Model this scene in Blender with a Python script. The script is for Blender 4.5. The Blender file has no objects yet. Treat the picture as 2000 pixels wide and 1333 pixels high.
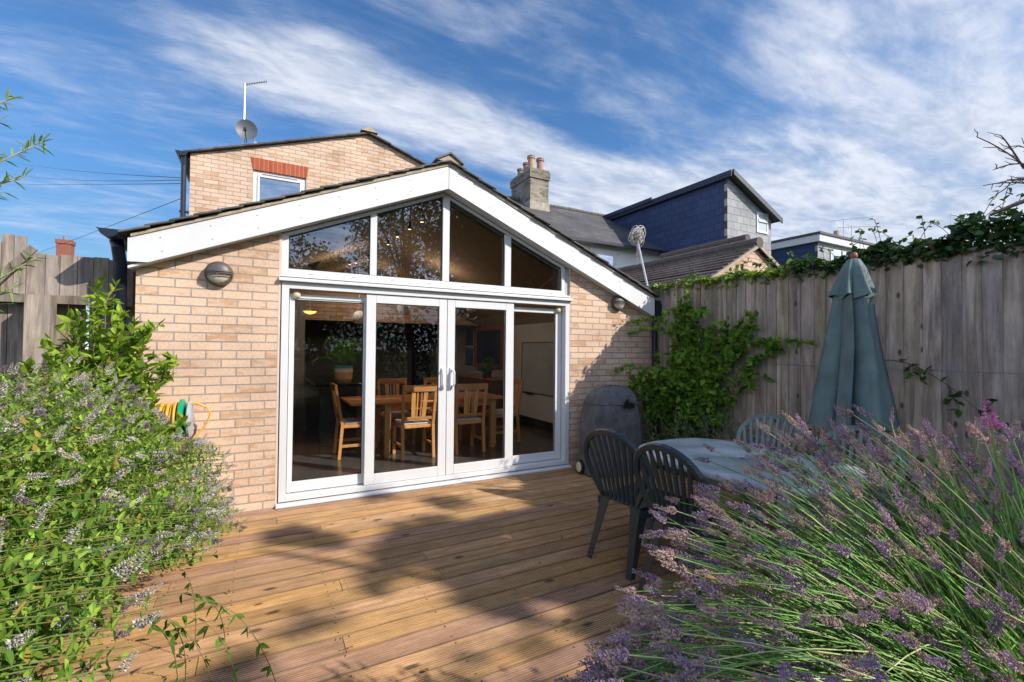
import bpy, math, random
import numpy as np
from mathutils import Vector, Matrix
R = math.radians
random.seed(7); rng = np.random.default_rng(11)
scn = bpy.context.scene

# ------------------------------------------------------------------ camera
CAM = np.array([-0.127, -4.716, 1.46])
_yaw = math.atan2(900., 1650.); _p = R(1.02); _r = R(0.52)
_f0 = np.array([math.sin(_yaw), math.cos(_yaw), 0]); _r0 = np.array([math.cos(_yaw), -math.sin(_yaw), 0]); _u0 = np.array([0, 0, 1.])
FW = _f0*math.cos(_p)+_u0*math.sin(_p); _up = _u0*math.cos(_p)-_f0*math.sin(_p)
RT = _r0*math.cos(_r)+_up*math.sin(_r); UP = _up*math.cos(_r)-_r0*math.sin(_r)
cd = bpy.data.cameras.new('camera'); cam = bpy.data.objects.new('camera', cd); scn.collection.objects.link(cam)
cd.sensor_width = 36; cd.lens = 16.2; cd.clip_start = 0.02; cd.clip_end = 2000
m = Matrix.Identity(4)
for i in range(3):
    m[i][0] = RT[i]; m[i][1] = UP[i]; m[i][2] = -FW[i]; m[i][3] = CAM[i]
cam.matrix_world = m; scn.camera = cam

# ------------------------------------------------------------------ light
SUN = np.array([0.652, -0.759, 0.687]); SUN = SUN/np.linalg.norm(SUN)     # towards the sun
sd = bpy.data.lights.new('sun', 'SUN'); sd.energy = 4.1; sd.angle = R(0.53); sd.color = (1.0, 0.93, 0.82)
so = bpy.data.objects.new('sun', sd); scn.collection.objects.link(so)
so.rotation_euler = Vector(SUN).to_track_quat('Z', 'Y').to_euler()
scn.view_settings.view_transform = 'Standard'; scn.view_settings.look = 'None'
scn.view_settings.exposure = 0.50; scn.view_settings.gamma = 1
EL = math.asin(SUN[2]); AZ = math.atan2(SUN[0], SUN[1])

def nm(nt, t, **kw):
    n = nt.nodes.new(t)
    for k, v in kw.items(): setattr(n, k, v)
    return n
class NB:
    def __init__(s, nt): s.nt = nt
    def _in(s, sock, v):
        if v is None: return
        if hasattr(v, 'is_linked') or hasattr(v, 'node'): s.nt.links.new(v, sock)
        else:
            if isinstance(v, (tuple, list)) and len(v) == 3 and sock.type == 'RGBA': v = (*v, 1)
            sock.default_value = v
    def math(s, op, a, b=None, c=None, clamp=False):
        n = nm(s.nt, 'ShaderNodeMath', operation=op); n.use_clamp = clamp
        s._in(n.inputs[0], a); s._in(n.inputs[1], b)
        if c is not None: s._in(n.inputs[2], c)
        return n.outputs[0]
    def mix(s, f, a, b, bt='MIX'):
        n = nm(s.nt, 'ShaderNodeMix', data_type='RGBA', blend_type=bt)
        s._in(n.inputs[0], f); s._in(n.inputs[6], a); s._in(n.inputs[7], b)
        return n.outputs[2]
    def ramp(s, f, stops, interp='LINEAR'):
        n = nm(s.nt, 'ShaderNodeValToRGB'); n.color_ramp.interpolation = interp
        el = n.color_ramp.elements
        while len(el) < len(stops): el.new(0.5)
        for e, (p, c) in zip(el, stops):
            e.position = p; e.color = (c, c, c, 1) if not isinstance(c, (tuple, list)) else (*c, 1)
        s._in(n.inputs[0], f); return n.outputs[0]
    def noise(s, vec, scale, detail=4, rough=.55, dist=0, dim='3D'):
        n = nm(s.nt, 'ShaderNodeTexNoise'); n.noise_dimensions = dim
        s._in(n.inputs['Vector'], vec); n.inputs['Scale'].default_value = scale
        n.inputs['Detail'].default_value = detail; n.inputs['Roughness'].default_value = rough; n.inputs['Distortion'].default_value = dist
        return n.outputs[0]
    def mapr(s, v, a, b, c=0, d=1, smooth=True):
        n = nm(s.nt, 'ShaderNodeMapRange'); n.interpolation_type = 'SMOOTHSTEP' if smooth else 'LINEAR'
        s._in(n.inputs[0], v)
        for i, x in enumerate((a, b, c, d)): n.inputs[i+1].default_value = x
        return n.outputs[0]
    def comb(s, x, y, z):
        n = nm(s.nt, 'ShaderNodeCombineXYZ'); s._in(n.inputs[0], x); s._in(n.inputs[1], y); s._in(n.inputs[2], z); return n.outputs[0]
    def sep(s, v):
        n = nm(s.nt, 'ShaderNodeSeparateXYZ'); s._in(n.inputs[0], v); return n.outputs
    def mapping(s, v, loc=(0, 0, 0), rot=(0, 0, 0), sc=(1, 1, 1)):
        n = nm(s.nt, 'ShaderNodeMapping'); s._in(n.inputs[0], v)
        n.inputs[1].default_value = loc; n.inputs[2].default_value = rot; n.inputs[3].default_value = sc; return n.outputs[0]
    def bump(s, h, strength=.3, dist=.01, nrm=None):
        n = nm(s.nt, 'ShaderNodeBump'); n.inputs['Strength'].default_value = strength; n.inputs['Distance'].default_value = dist
        s._in(n.inputs['Height'], h)
        if nrm is not None: s._in(n.inputs['Normal'], nrm)
        return n.outputs[0]

w = bpy.data.worlds.new('World'); scn.world = w; w.use_nodes = True
nt = w.node_tree; nt.nodes.clear(); b = NB(nt)
sky = nm(nt, 'ShaderNodeTexSky', sky_type='NISHITA'); sky.sun_disc = False
sky.sun_elevation = EL; sky.sun_rotation = AZ; sky.air_density = 1.1; sky.dust_density = 0.3; sky.ozone_density = 2.5
tc = nm(nt, 'ShaderNodeTexCoord')
x, y, z = b.sep(tc.outputs['Generated'])[:]
zz = b.math('ADD', b.math('MAXIMUM', z, 0.0), 0.12)
qx = b.math('DIVIDE', x, zz); qy = b.math('DIVIDE', y, zz)
q = b.comb(qx, qy, 0)
wob = b.math('MULTIPLY', b.math('SUBTRACT', b.noise(q, 1.1, 3), .5), .35)
qy2 = b.math('ADD', qy, wob)
strk = b.noise(b.mapping(q, (0, 0, 0), (0, 0, R(14)), (1.3, 4.0, 1)), 1.0, 9, .60, 1.0)
strk2 = b.noise(b.mapping(q, (3, 1, 0), (0, 0, R(-28)), (1.4, 3.0, 1)), 1.6, 8, .60, .9)
fine = b.noise(b.mapping(q, (1, 5, 0), (0, 0, R(10)), (1, 2.2, 1)), 7.0, 6, .6, .3)
band = b.math('MULTIPLY', b.mapr(qy2, 1.18, 1.42), b.mapr(qy2, 1.98, 1.5))
band = b.math('MULTIPLY', band, b.mapr(qx, -.55, .15, .25, 1))
right = b.mapr(b.math('ADD', qx, b.math('MULTIPLY', wob, 1.5)), 0.55, 2.1)
topr = b.math('MULTIPLY', b.mapr(qx, .75, 1.2), b.mapr(qy2, 1.05, .7))
low = b.math('MULTIPLY', b.mapr(qy, 1.9, 2.6), b.mapr(qy, 6.5, 3.2, .55, .62))
south = b.mapr(qy, .3, -.6, 0, .6)
cov = b.math('MAXIMUM', b.math('MULTIPLY', band, .95), b.math('MULTIPLY', right, .95))
cov = b.math('MAXIMUM', cov, b.math('MULTIPLY', topr, .72))
cov = b.math('MAXIMUM', cov, b.math('MULTIPLY', low, .70))
cov = b.math('MAXIMUM', cov, south); cov = b.math('MAXIMUM', cov, b.mapr(qx, -1.1, -2.2, 0, .8))
lowr = b.math('MULTIPLY', b.mapr(qx, .6, 1.4), b.mapr(qy2, 1.05, 1.5)); cov = b.math('MAXIMUM', cov, b.math('MULTIPLY', lowr, 1.0))
cov = b.math('MAXIMUM', cov, .38)
tex = b.math('ADD', b.math('MULTIPLY', strk, .5), b.math('MULTIPLY', strk2, .34))
tex = b.math('ADD', tex, b.math('MULTIPLY', fine, .16))
dens = b.math('ADD', tex, b.math('MULTIPLY', b.math('SUBTRACT', cov, .5), .62))
dens = b.math('MULTIPLY', b.mapr(dens, .34, .86, 0, 1), .93)
horiz = b.mapr(z, .20, .0, 0, .45)
veil = b.math('MULTIPLY', b.mapr(b.math('ADD', qx, b.math('MULTIPLY', b.math('SUBTRACT', strk2, .5), 2.2)), 1.0, 2.3), .62)
dens = b.math('MAXIMUM', dens, horiz); dens = b.math('MAXIMUM', dens, veil)
skc = b.mix(1.0, sky.outputs[0], (0.36, 0.57, .76), 'MULTIPLY')
lowb = b.mapr(z, .42, .05, 1.0, .64); skc = b.mix(1.0, skc, b.comb(lowb, lowb, lowb), 'MULTIPLY')
cloudc = b.mix(b.mapr(b.math('ADD', b.math('MULTIPLY', fine, .5), b.math('MULTIPLY', strk2, .5)), .35, .65), (2.7, 3.05, 3.75), (4.1, 4.3, 4.8))
back = b.math('MAXIMUM', b.mapr(qx, -1.1, -2.2), b.mapr(y, .02, -.25)); cb = b.math('ADD', 1.0, b.math('MULTIPLY', back, 1.5)); cloudc = b.mix(1.0, cloudc, b.comb(cb, cb, cb), 'MULTIPLY')  # unseen clouds west and behind the camera brightened to lift the shaded areas
final = b.mix(dens, skc, cloudc)
bg = nm(nt, 'ShaderNodeBackground'); bg.inputs[1].default_value = 0.15
nt.links.new(final, bg.inputs[0]); wo = nm(nt, 'ShaderNodeOutputWorld'); nt.links.new(bg.outputs[0], wo.inputs[0])
scn.cycles.max_bounces = 10; scn.cycles.transparent_max_bounces = 24; scn.cycles.caustics_reflective = False; scn.cycles.caustics_refractive = False
scn.cycles.sample_clamp_indirect = 6

# ------------------------------------------------------------------ scene helpers
COL = scn.collection
def px(x, y, t):
    return CAM + t*(FW+(x-1000)/900*RT-(y-666.5)/900*UP)
def pxon(x, y, ax, v):
    d = FW+(x-1000)/900*RT-(y-666.5)/900*UP
    return CAM + d*((v-CAM[ax])/d[ax])
def tag(o, label=None, cat=None, group=None, kind=None):
    if label: o['label'] = label
    if cat: o['category'] = cat
    if group: o['group'] = group
    if kind: o['kind'] = kind
    return o
def root(name, loc, label, cat, group=None, rz=0):
    o = bpy.data.objects.new(name, None); o.empty_display_size = .1; COL.objects.link(o)
    o.location = loc; o.rotation_euler = (0, 0, rz)
    return tag(o, label, cat, group)
class G:
    """collects polygons; world or local coordinates"""
    def __init__(s): s.v = []; s.f = []; s.c = []; s.n = 0; s.smooth = False
    def add(s, V, F, col=None):
        V = np.asarray(V, float).reshape(-1, 3)
        F = [tuple(int(i)+s.n for i in f) for f in F]
        s.v.append(V); s.f += F; s.n += len(V)
        if col is None: col = (1, 1, 1)
        col = np.asarray(col, float)
        if col.ndim == 1: s.c.append(np.tile(col, (len(F), 1)))
        else: s.c.append(col)
        return s
    def box(s, x0, x1, y0, y1, z0, z1, col=None, bev=0):
        x0, x1 = min(x0, x1), max(x0, x1); y0, y1 = min(y0, y1), max(y0, y1); z0, z1 = min(z0, z1), max(z0, z1)
        V = [(x, y, z) for z in (z0, z1) for y in (y0, y1) for x in (x0, x1)]
        return s.add(V, [(0, 2, 3, 1), (4, 5, 7, 6), (0, 1, 5, 4), (2, 6, 7, 3), (0, 4, 6, 2), (1, 3, 7, 5)], col)
    def bar(s, a, c, wx, wy, up=(0, 0, 1), col=None, w2=None):
        a = np.array(a, float); c = np.array(c, float); d = c-a; d /= np.linalg.norm(d)
        u = np.array(up, float); sx = np.cross(d, u)
        if np.linalg.norm(sx) < 1e-5: sx = np.cross(d, (0, 1, 0))
        sx /= np.linalg.norm(sx); u = np.cross(sx, d)
        k = 1 if w2 is None else w2
        V = [p+sx*i*wx/2*kk+u*j*wy/2*kk for p, kk in ((a, 1), (c, k)) for i, j in ((-1, -1), (1, -1), (1, 1), (-1, 1))]
        return s.add(V, [(0, 1, 2, 3), (7, 6, 5, 4), (0, 4, 5, 1), (1, 5, 6, 2), (2, 6, 7, 3), (3, 7, 4, 0)], col)
    def tube(s, P, r, n=6, col=None, cap=True, closed=False):
        P = np.array(P, float); m_ = len(P); r = np.broadcast_to(np.array(r, float), (m_,))
        if closed: T = np.roll(P, -1, 0)-np.roll(P, 1, 0)
        else: T = np.gradient(P, axis=0)
        T /= np.linalg.norm(T, axis=1)[:, None]+1e-12
        ref = np.array([0, 0, 1.]) if abs(T[0][2]) < .9 else np.array([1., 0, 0])
        a = np.cross(T[0], ref); a /= np.linalg.norm(a); V = []
        for i in range(m_):
            a = a-T[i]*(a @ T[i]); a /= np.linalg.norm(a)+1e-12; c = np.cross(T[i], a)
            for k in range(n):
                t = 2*math.pi*k/n; V.append(P[i]+r[i]*(a*math.cos(t)+c*math.sin(t)))
        F = []
        for i in range(m_ if closed else m_-1):
            j = (i+1) % m_
            for k in range(n): k2 = (k+1) % n; F.append((i*n+k, i*n+k2, j*n+k2, j*n+k))
        if cap and not closed: F.append(tuple(range(n))[::-1]); F.append(tuple((m_-1)*n+k for k in range(n)))
        return s.add(V, F, col)
    def lathe(s, prof, c=(0, 0, 0), n=20, col=None, axis=2):
        V = []
        for r_, z_ in prof:
            for k in range(n):
                t = 2*math.pi*k/n; p = [r_*math.cos(t), r_*math.sin(t), z_]
                if axis == 1: p = [p[0], p[2], p[1]]
                if axis == 0: p = [p[2], p[0], p[1]]
                V.append([p[0]+c[0], p[1]+c[1], p[2]+c[2]])
        F = []
        for i in range(len(prof)-1):
            for k in range(n): k2 = (k+1) % n; F.append((i*n+k, i*n+k2, (i+1)*n+k2, (i+1)*n+k))
        if prof[0][0] > 1e-4: F.append(tuple(range(n))[::-1])
        if prof[-1][0] > 1e-4: F.append(tuple((len(prof)-1)*n+k for k in range(n)))
        return s.add(V, F, col)
    def prism(s, poly, y0, y1, axis=1, col=None):
        """poly = list of (a,b); axis is the extrusion axis (1: a=x,b=z ; 0: a=y,b=z ; 2: a=x,b=y)"""
        n = len(poly); V = []
        for yy in (y0, y1):
            for a, c in poly:
                V.append((a, yy, c) if axis == 1 else ((yy, a, c) if axis == 0 else (a, c, yy)))
        F = [tuple(range(n)), tuple(range(2*n-1, n-1, -1))]
        for i in range(n): j = (i+1) % n; F.append((i, i+n, j+n, j))
        return s.add(V, F, col)
    def leaves(s, P, D, U, L, W, col, fold=.18, droop=.12):
        P = np.asarray(P, float); N = len(P); D = unit(D); S = unit(np.cross(D, U)); U = unit(np.cross(S, D))
        L = np.broadcast_to(L, (N,))[:, None]; W = np.broadcast_to(W, (N,))[:, None]
        b0 = P; tip = P+D*L-U*L*droop
        r1 = P+D*L*.3+S*W*.5+U*W*fold; r2 = P+D*L*.68+S*W*.36+U*W*fold*.6-U*L*droop*.4
        l1 = P+D*L*.3-S*W*.5+U*W*fold; l2 = P+D*L*.68-S*W*.36+U*W*fold*.6-U*L*droop*.4
        V = np.stack([b0, r1, r2, tip, l2, l1], 1).reshape(-1, 3)
        base = np.arange(N)*6
        F = np.stack([np.stack([base, base+1, base+2, base+3], 1), np.stack([base, base+3, base+4, base+5], 1)], 1).reshape(-1, 4)
        return s.addnp(V, F, np.repeat(np.broadcast_to(col, (N, 3)), 2, 0))
    def blobs(s, P, D, L, W, col):
        P = np.asarray(P, float); N = len(P); D = unit(D)
        ref = np.tile([0.31, .17, .93], (N, 1)); A = unit(np.cross(D, ref)); B = np.cross(D, A)
        L = np.broadcast_to(L, (N,))[:, None]; W = np.broadcast_to(W, (N,))[:, None]
        c = P+D*L*.55
        V = np.stack([P, c+A*W*.5, c+B*W*.5, c-A*W*.5, c-B*W*.5, P+D*L], 1).reshape(-1, 3)
        base = np.arange(N)*6; fs = [(0, 2, 1), (0, 3, 2), (0, 4, 3), (0, 1, 4), (5, 1, 2), (5, 2, 3), (5, 3, 4), (5, 4, 1)]
        F = np.stack([np.stack([base+a, base+c_, base+d], 1) for a, c_, d in fs], 1).reshape(-1, 3)
        return s.addnp(V, F, np.repeat(np.broadcast_to(col, (N, 3)), 8, 0))
    def addnp(s, V, F, C):
        s.v.append(V); s.f += (F+s.n).tolist(); s.n += len(V); s.c.append(np.asarray(C, float)); return s
    def mesh(s, name, off=(0, 0, 0), smooth=False):
        me = bpy.data.meshes.new(name)
        V = np.concatenate(s.v)-np.array(off, float)
        me.from_pydata(V.tolist(), [], s.f); me.update()
        C = np.concatenate(s.c)
        ca = me.attributes.new('tint', 'FLOAT_COLOR', 'FACE')
        buf = np.ones((len(C), 4), np.float32); buf[:, :3] = C; ca.data.foreach_set('color', buf.ravel())
        if smooth: me.polygons.foreach_set('use_smooth', [True]*len(me.polygons))
        return me
    def obj(s, name, mat, parent=None, off=None, smooth=False, bevel=0, sub=0, auto=None):
        if off is None: off = tuple(parent.location) if (parent is not None and parent.get('_w')) else (0, 0, 0)
        me = s.mesh(name, off, smooth); me.materials.append(mat)
        o = bpy.data.objects.new(name, me); COL.objects.link(o)
        if parent is not None: o.parent = parent
        if bevel:
            md = o.modifiers.new('b', 'BEVEL'); md.width = bevel; md.segments = 2; md.limit_method = 'ANGLE'
        if sub:
            md = o.modifiers.new('s', 'SUBSURF'); md.levels = sub; md.render_levels = sub
        return o
def unit(a):
    a = np.asarray(a, float); return a/(np.linalg.norm(a, axis=-1, keepdims=True)+1e-9)
def wroot(*a, **k):          # root whose parts are given in world coordinates
    o = root(*a, **k); o['_w'] = 1; return o
def sub(o, g, name, mat, worldoff, **k):   # sub-part in world coordinates under part o
    return g.obj(name, mat, o, off=worldoff, **k)
def copy_tree(o, parent=None):
    c = o.copy(); COL.objects.link(c); c.parent = parent
    for ch in list(o.children): copy_tree(ch, c)
    return c

# ------------------------------------------------------------------ materials
MATS = {}
def new_mat(name):
    mt = bpy.data.materials.new(name); mt.use_nodes = True; t = mt.node_tree; t.nodes.clear()
    o = nm(t, 'ShaderNodeOutputMaterial'); bs = nm(t, 'ShaderNodeBsdfPrincipled'); t.links.new(bs.outputs[0], o.inputs[0])
    return mt, t, NB(t), bs, o
def coords(t): return nm(t, 'ShaderNodeTexCoord').outputs['Object']
def plain(name, col, rough=.5, metal=0, var=.12, nscale=8, bump=0, bscale=60, spec=.5, tint=False, emit=0):
    if name in MATS: return MATS[name]
    mt, t, b, bs, o = new_mat(name); v = coords(t)
    n = b.noise(v, nscale, 5)
    f = b.mapr(n, .25, .75, 1-var, 1+var, False)
    c = b.mix(1.0, col, b.comb(f, f, f), 'MULTIPLY')
    if tint:
        a = nm(t, 'ShaderNodeAttribute', attribute_name='tint'); c = b.mix(1.0, c, a.outputs[0], 'MULTIPLY')
    b._in(bs.inputs['Base Color'], c); bs.inputs['Roughness'].default_value = rough; bs.inputs['Metallic'].default_value = metal
    bs.inputs['Specular IOR Level'].default_value = spec
    if bump: b._in(bs.inputs['Normal'], b.bump(b.noise(v, bscale, 4), bump, .01))
    if emit: bs.inputs['Emission Strength'].default_value = emit; b._in(bs.inputs['Emission Color'], (*col, 1))
    MATS[name] = mt; return mt
def grime(mt, amt, col=(.42, .42, .36)):
    t = mt.node_tree; b = NB(t); bs = next(n for n in t.nodes if n.type == 'BSDF_PRINCIPLED'); src = bs.inputs['Base Color'].links[0].from_socket
    v = coords(t); n1 = b.noise(b.mapping(v, sc=(9, 9, .7)), 1.6, 5, .65); n2 = b.noise(v, 2.2, 4)
    f = b.math('MULTIPLY', b.math('MULTIPLY', b.mapr(n1, .48, .75), b.mapr(n2, .35, .65)), amt)
    b._in(bs.inputs['Base Color'], b.mix(f, src, col)); return mt
def leafmat(name, trans=.35, rough=.5, spec=.35):
    mt, t, b, bs, o = new_mat(name)
    a = nm(t, 'ShaderNodeAttribute', attribute_name='tint'); v = coords(t)
    n = b.mapr(b.noise(v, 14, 3), .3, .7, .75, 1.25, False)
    c = b.mix(1.0, a.outputs[0], b.comb(n, n, n), 'MULTIPLY')
    b._in(bs.inputs['Base Color'], c); bs.inputs['Roughness'].default_value = rough; bs.inputs['Specular IOR Level'].default_value = spec
    tr = nm(t, 'ShaderNodeBsdfTranslucent'); c2 = b.mix(1.0, c, (1.25, 1.35, .55), 'MULTIPLY'); b._in(tr.inputs[0], c2)
    mx = nm(t, 'ShaderNodeMixShader'); mx.inputs[0].default_value = trans
    t.links.new(bs.outputs[0], mx.inputs[1]); t.links.new(tr.outputs[0], mx.inputs[2]); t.links.new(mx.outputs[0], o.inputs[0])
    return mt
def brick(name, c1, c2, mortar, bw=.225, rh=.075, ms=.010, axis='xz', bump=.6, blotch=None, rough=.85, off=.5, freq=2, var=.2, dz=0):
    mt, t, b, bs, o = new_mat(name); v = coords(t); s = b.sep(v)
    if axis == 'xz': u = b.comb(s[0], b.math('ADD', s[2], dz), 0)
    elif axis == 'yz': u = b.comb(s[1], s[2], 0)
    elif axis == 'xy': u = b.comb(s[0], s[1], 0)
    elif axis == 'zx': u = b.comb(s[2], s[0], 0)
    elif axis == 'yx': u = b.comb(s[1], s[0], 0)
    br = nm(t, 'ShaderNodeTexBrick'); b._in(br.inputs['Vector'], u); br.offset = off; br.offset_frequency = freq
    br.inputs['Scale'].default_value = 1; br.inputs['Brick Width'].default_value = bw; br.inputs['Row Height'].default_value = rh
    br.inputs['Mortar Size'].default_value = ms/2; br.inputs['Mortar Smooth'].default_value = .25; br.inputs['Bias'].default_value = 0
    b._in(br.inputs['Color1'], c1); b._in(br.inputs['Color2'], c2); b._in(br.inputs['Mortar'], mortar)
    br2 = nm(t, 'ShaderNodeTexBrick'); b._in(br2.inputs['Vector'], u); br2.offset = off; br2.offset_frequency = freq
    for k, x_ in (('Scale', 1), ('Brick Width', bw), ('Row Height', rh), ('Mortar Size', 0.0), ('Bias', 0)): br2.inputs[k].default_value = x_
    b._in(br2.inputs['Color1'], (0, 0, 0)); b._in(br2.inputs['Color2'], (1, 1, 1)); b._in(br2.inputs['Mortar'], (0, 0, 0))
    col = br.outputs[0]
    if blotch:
        n = b.noise(b.mapping(u, sc=(1, 3, 1)), 5.5, 3)
        rid = b.sep(br2.outputs[0])[0]
        k = b.math('MULTIPLY', b.mapr(b.math('ADD', n, b.math('MULTIPLY', b.math('SUBTRACT', rid, .5), .45)), .58, .74), .8)
        k = b.math('MULTIPLY', k, b.math('SUBTRACT', 1, br.outputs['Fac']))
        col = b.mix(k, col, blotch)
    big = b.mapr(b.noise(v, 1.3, 4), .3, .7, 1-var*.6, 1+var*.6, False); sm = b.mapr(b.noise(v, 45, 4, .7), .3, .7, 1-var*.5, 1+var*.5, False)
    f = b.math('MULTIPLY', big, sm); col = b.mix(1.0, col, b.comb(f, f, f), 'MULTIPLY')
    b._in(bs.inputs['Base Color'], col); bs.inputs['Roughness'].default_value = rough; bs.inputs['Specular IOR Level'].default_value = .25
    h = b.math('ADD', b.math('MULTIPLY', b.math('SUBTRACT', 1, br.outputs['Fac']), 1.0), b.math('MULTIPLY', b.noise(v, 110, 3), .35))
    h = b.math('ADD', h, b.math('MULTIPLY', b.sep(br2.outputs[0])[0], .25))
    b._in(bs.inputs['Normal'], b.bump(h, bump, .006))
    return mt
def wood(name, c1, c2, axis=2, grain=22, stretch=16, knots=0, rough=.7, bump=.25, green=None, grey=None, spec=.3):
    mt, t, b, bs, o = new_mat(name); v = coords(t)
    a = nm(t, 'ShaderNodeAttribute', attribute_name='tint')
    sh = b.sep(a.outputs[0])
    vv = b.sep(v); offs = b.math('MULTIPLY', sh[0], 37.3)
    vec = b.comb(b.math('ADD', vv[0], offs), b.math('ADD', vv[1], offs), vv[2])
    sc = [1, 1, 1]; sc[axis] = 1/stretch
    n = b.noise(b.mapping(vec, sc=tuple(sc)), grain, 6, .65, .8)
    col = b.mix(b.mapr(n, .3, .7), c1, c2)
    n3 = b.noise(b.mapping(vec, sc=tuple(sc)), grain*4, 4, .7)
    f = b.mapr(n3, .25, .75, .78, 1.18, False)
    col = b.mix(1.0, col, b.comb(f, f, f), 'MULTIPLY')
    if grey is not None:
        g_ = b.noise(b.mapping(vec, sc=tuple([1, 1, .5] if axis == 2 else [.5, 1, 1])), 2.3, 4, .6, .5); col = b.mix(b.math('MULTIPLY', b.mapr(g_, .45, .75), .55), col, grey)
    if green is not None:
        sg = b.noise(b.mapping(vec, sc=(3.5, 3.5, .28)), 1.4, 4, .6)
        col = b.mix(b.math('MULTIPLY', b.mapr(sg, .5, .72), .6), col, green)
    if knots:
        mo = b.noise(b.mapping(vec, sc=tuple([1, 1, .45] if axis == 2 else [.45, 1, 1])), 9, 4, .7); mf = b.mapr(mo, .3, .7, .80, 1.18, False); col = b.mix(1.0, col, b.comb(mf, mf, mf), 'MULTIPLY')
        vo = nm(t, 'ShaderNodeTexVoronoi', voronoi_dimensions='2D'); vs_ = b.sep(vec)
        b._in(vo.inputs['Vector'], b.comb(b.math('ADD', vs_[0], vs_[1]), b.math('MULTIPLY', vs_[2], .55), 0) if axis == 2 else b.comb(b.math('MULTIPLY', vs_[0], .45), vs_[1], 0)); vo.inputs['Scale'].default_value = knots
        k = b.mapr(vo.outputs['Distance'], .04, .12, 1, 0); gate = b.mapr(b.sep(vo.outputs['Color'])[0], .80, .82)
        col = b.mix(b.math('MULTIPLY', b.math('MULTIPLY', k, gate), .8), col, (.05, .035, .025))
    col = b.mix(1.0, col, a.outputs[0], 'MULTIPLY') if False else b.mix(1.0, col, b.comb(sh[1], sh[1], b.math('MULTIPLY', sh[1], sh[2])), 'MULTIPLY')
    b._in(bs.inputs['Base Color'], col); bs.inputs['Roughness'].default_value = rough; bs.inputs['Specular IOR Level'].default_value = spec
    b._in(bs.inputs['Normal'], b.bump(b.math('ADD', n, b.math('MULTIPLY', n3, .6)), bump, .006))
    return mt
def wtint(lo=.8, hi=1.15, blo=.92, bhi=1.08): return (random.random(), random.uniform(lo, hi), random.uniform(blo, bhi))

BRICK = brick('buff_brick', (.67, .47, .345), (.58, .40, .29), (.34, .30, .27), blotch=(.50, .29, .155), bump=1.0, ms=.012, var=.3)
BRICKY = brick('buff_brick_side', (.64, .45, .335), (.56, .385, .28), (.34, .30, .27), axis='yz', blotch=(.48, .27, .14), ms=.012)
REDSOLDIER = brick('red_soldier_brick', (.42, .10, .045), (.33, .075, .035), (.42, .27, .22), bw=.9, rh=.075, axis='zx', off=0)
REDBRICK = brick('red_brick', (.30, .085, .05), (.24, .075, .05), (.30, .25, .22))
YELBRICK = brick('stock_brick', (.30, .27, .21), (.20, .175, .135), (.17, .15, .12), var=.5, blotch=(.09, .08, .055))
YELBRICKY = brick('stock_brick_shaded_side', (.22, .20, .18), (.15, .135, .12), (.17, .15, .12), axis='yz', var=.5, blotch=(.09, .08, .055))  # darker, greyer copy of the stock brick: the shade is in the colour
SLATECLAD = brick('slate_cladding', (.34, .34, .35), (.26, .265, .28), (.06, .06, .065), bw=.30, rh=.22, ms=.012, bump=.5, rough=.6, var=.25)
SLATECLADY = brick('slate_cladding_shaded_side', (.045, .07, .155), (.035, .055, .13), (.008, .012, .03), bw=.30, rh=.22, ms=.012, axis='yz', bump=.5, rough=.6, var=.25)  # same slates as the front, with the blue cast of shade put into the colour
SLATEROOF = brick('slate_roof', (.105, .10, .10), (.085, .08, .082), (.04, .04, .04), bw=.28, rh=.20, ms=.010, axis='xy', bump=.6, rough=.75, var=.55)
TILEROOF = brick('concrete_tile_roof', (.17, .135, .12), (.13, .105, .095), (.045, .04, .038), bw=.33, rh=.19, ms=.022, axis='yx', bump=1.0, rough=.8, var=.35)
SLATE = plain('slate', (.085, .08, .078), .75, var=.35, nscale=12, bump=.4, tint=True)
MORTAR = plain('verge_mortar', (.40, .33, .25), .9, var=.25, nscale=20, bump=.5, bscale=90)
UPVC = plain('white_upvc', (.66, .66, .67), .32, var=.035, nscale=3, spec=.5)
UPVC2 = plain('white_board', (.66, .66, .67), .42, var=.05, nscale=2.2, bump=.03, bscale=30)
REVEAL = plain('frame_sealant', (.62, .50, .42), .7)
BLACKPL = plain('black_plastic', (.010, .014, .030), .35)
GASKET = plain('black_gasket', (.015, .015, .018), .6)
WHITEWALL = plain('white_render', (.78, .78, .77), .85, var=.06, nscale=3, bump=.1)
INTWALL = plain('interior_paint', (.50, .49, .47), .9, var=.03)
INTCEIL = plain('interior_ceiling', (.42, .30, .21), .9, var=.03)
INTDARK = plain('dark_joinery', (.015, .013, .014), .35)
OAK = wood('oak', (.72, .36, .12), (.60, .27, .08), axis=2, grain=14, stretch=10, rough=.42, bump=.05)
OAKX = wood('oak_top', (.60, .27, .09), (.48, .20, .06), axis=0, grain=14, stretch=10, rough=.3, bump=.05)
FABRIC = plain('seat_fabric', (.62, .58, .54), .95, var=.2, nscale=30)
FENCE = wood('weathered_fence', (.52, .43, .365), (.245, .185, .15), axis=2, grain=16, stretch=14, knots=5.5, rough=.85, bump=.8, green=(.13, .125, .05), grey=(.36, .34, .36), spec=.15)
FENCEL = wood('silvered_fence', (.36, .30, .25), (.17, .13, .105), axis=2, grain=20, stretch=14, knots=3, rough=.85, bump=.5, grey=(.40, .37, .35), spec=.15)
DECK = wood('deck_timber', (.70, .42, .20), (.49, .27, .115), axis=0, grain=26, stretch=14, knots=5, rough=.62, bump=.3, grey=(.50, .34, .21), spec=.25)
SOIL = plain('soil', (.055, .038, .025), .95, var=.5, nscale=25, bump=1.0, bscale=50)
LAWN = plain('lawn', (.06, .095, .025), .95, var=.5, nscale=9, bump=.8, bscale=80)
GREENPL = plain('dark_green_plastic', (.026, .038, .040), .34, var=.25, nscale=14, spec=.4)
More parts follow.
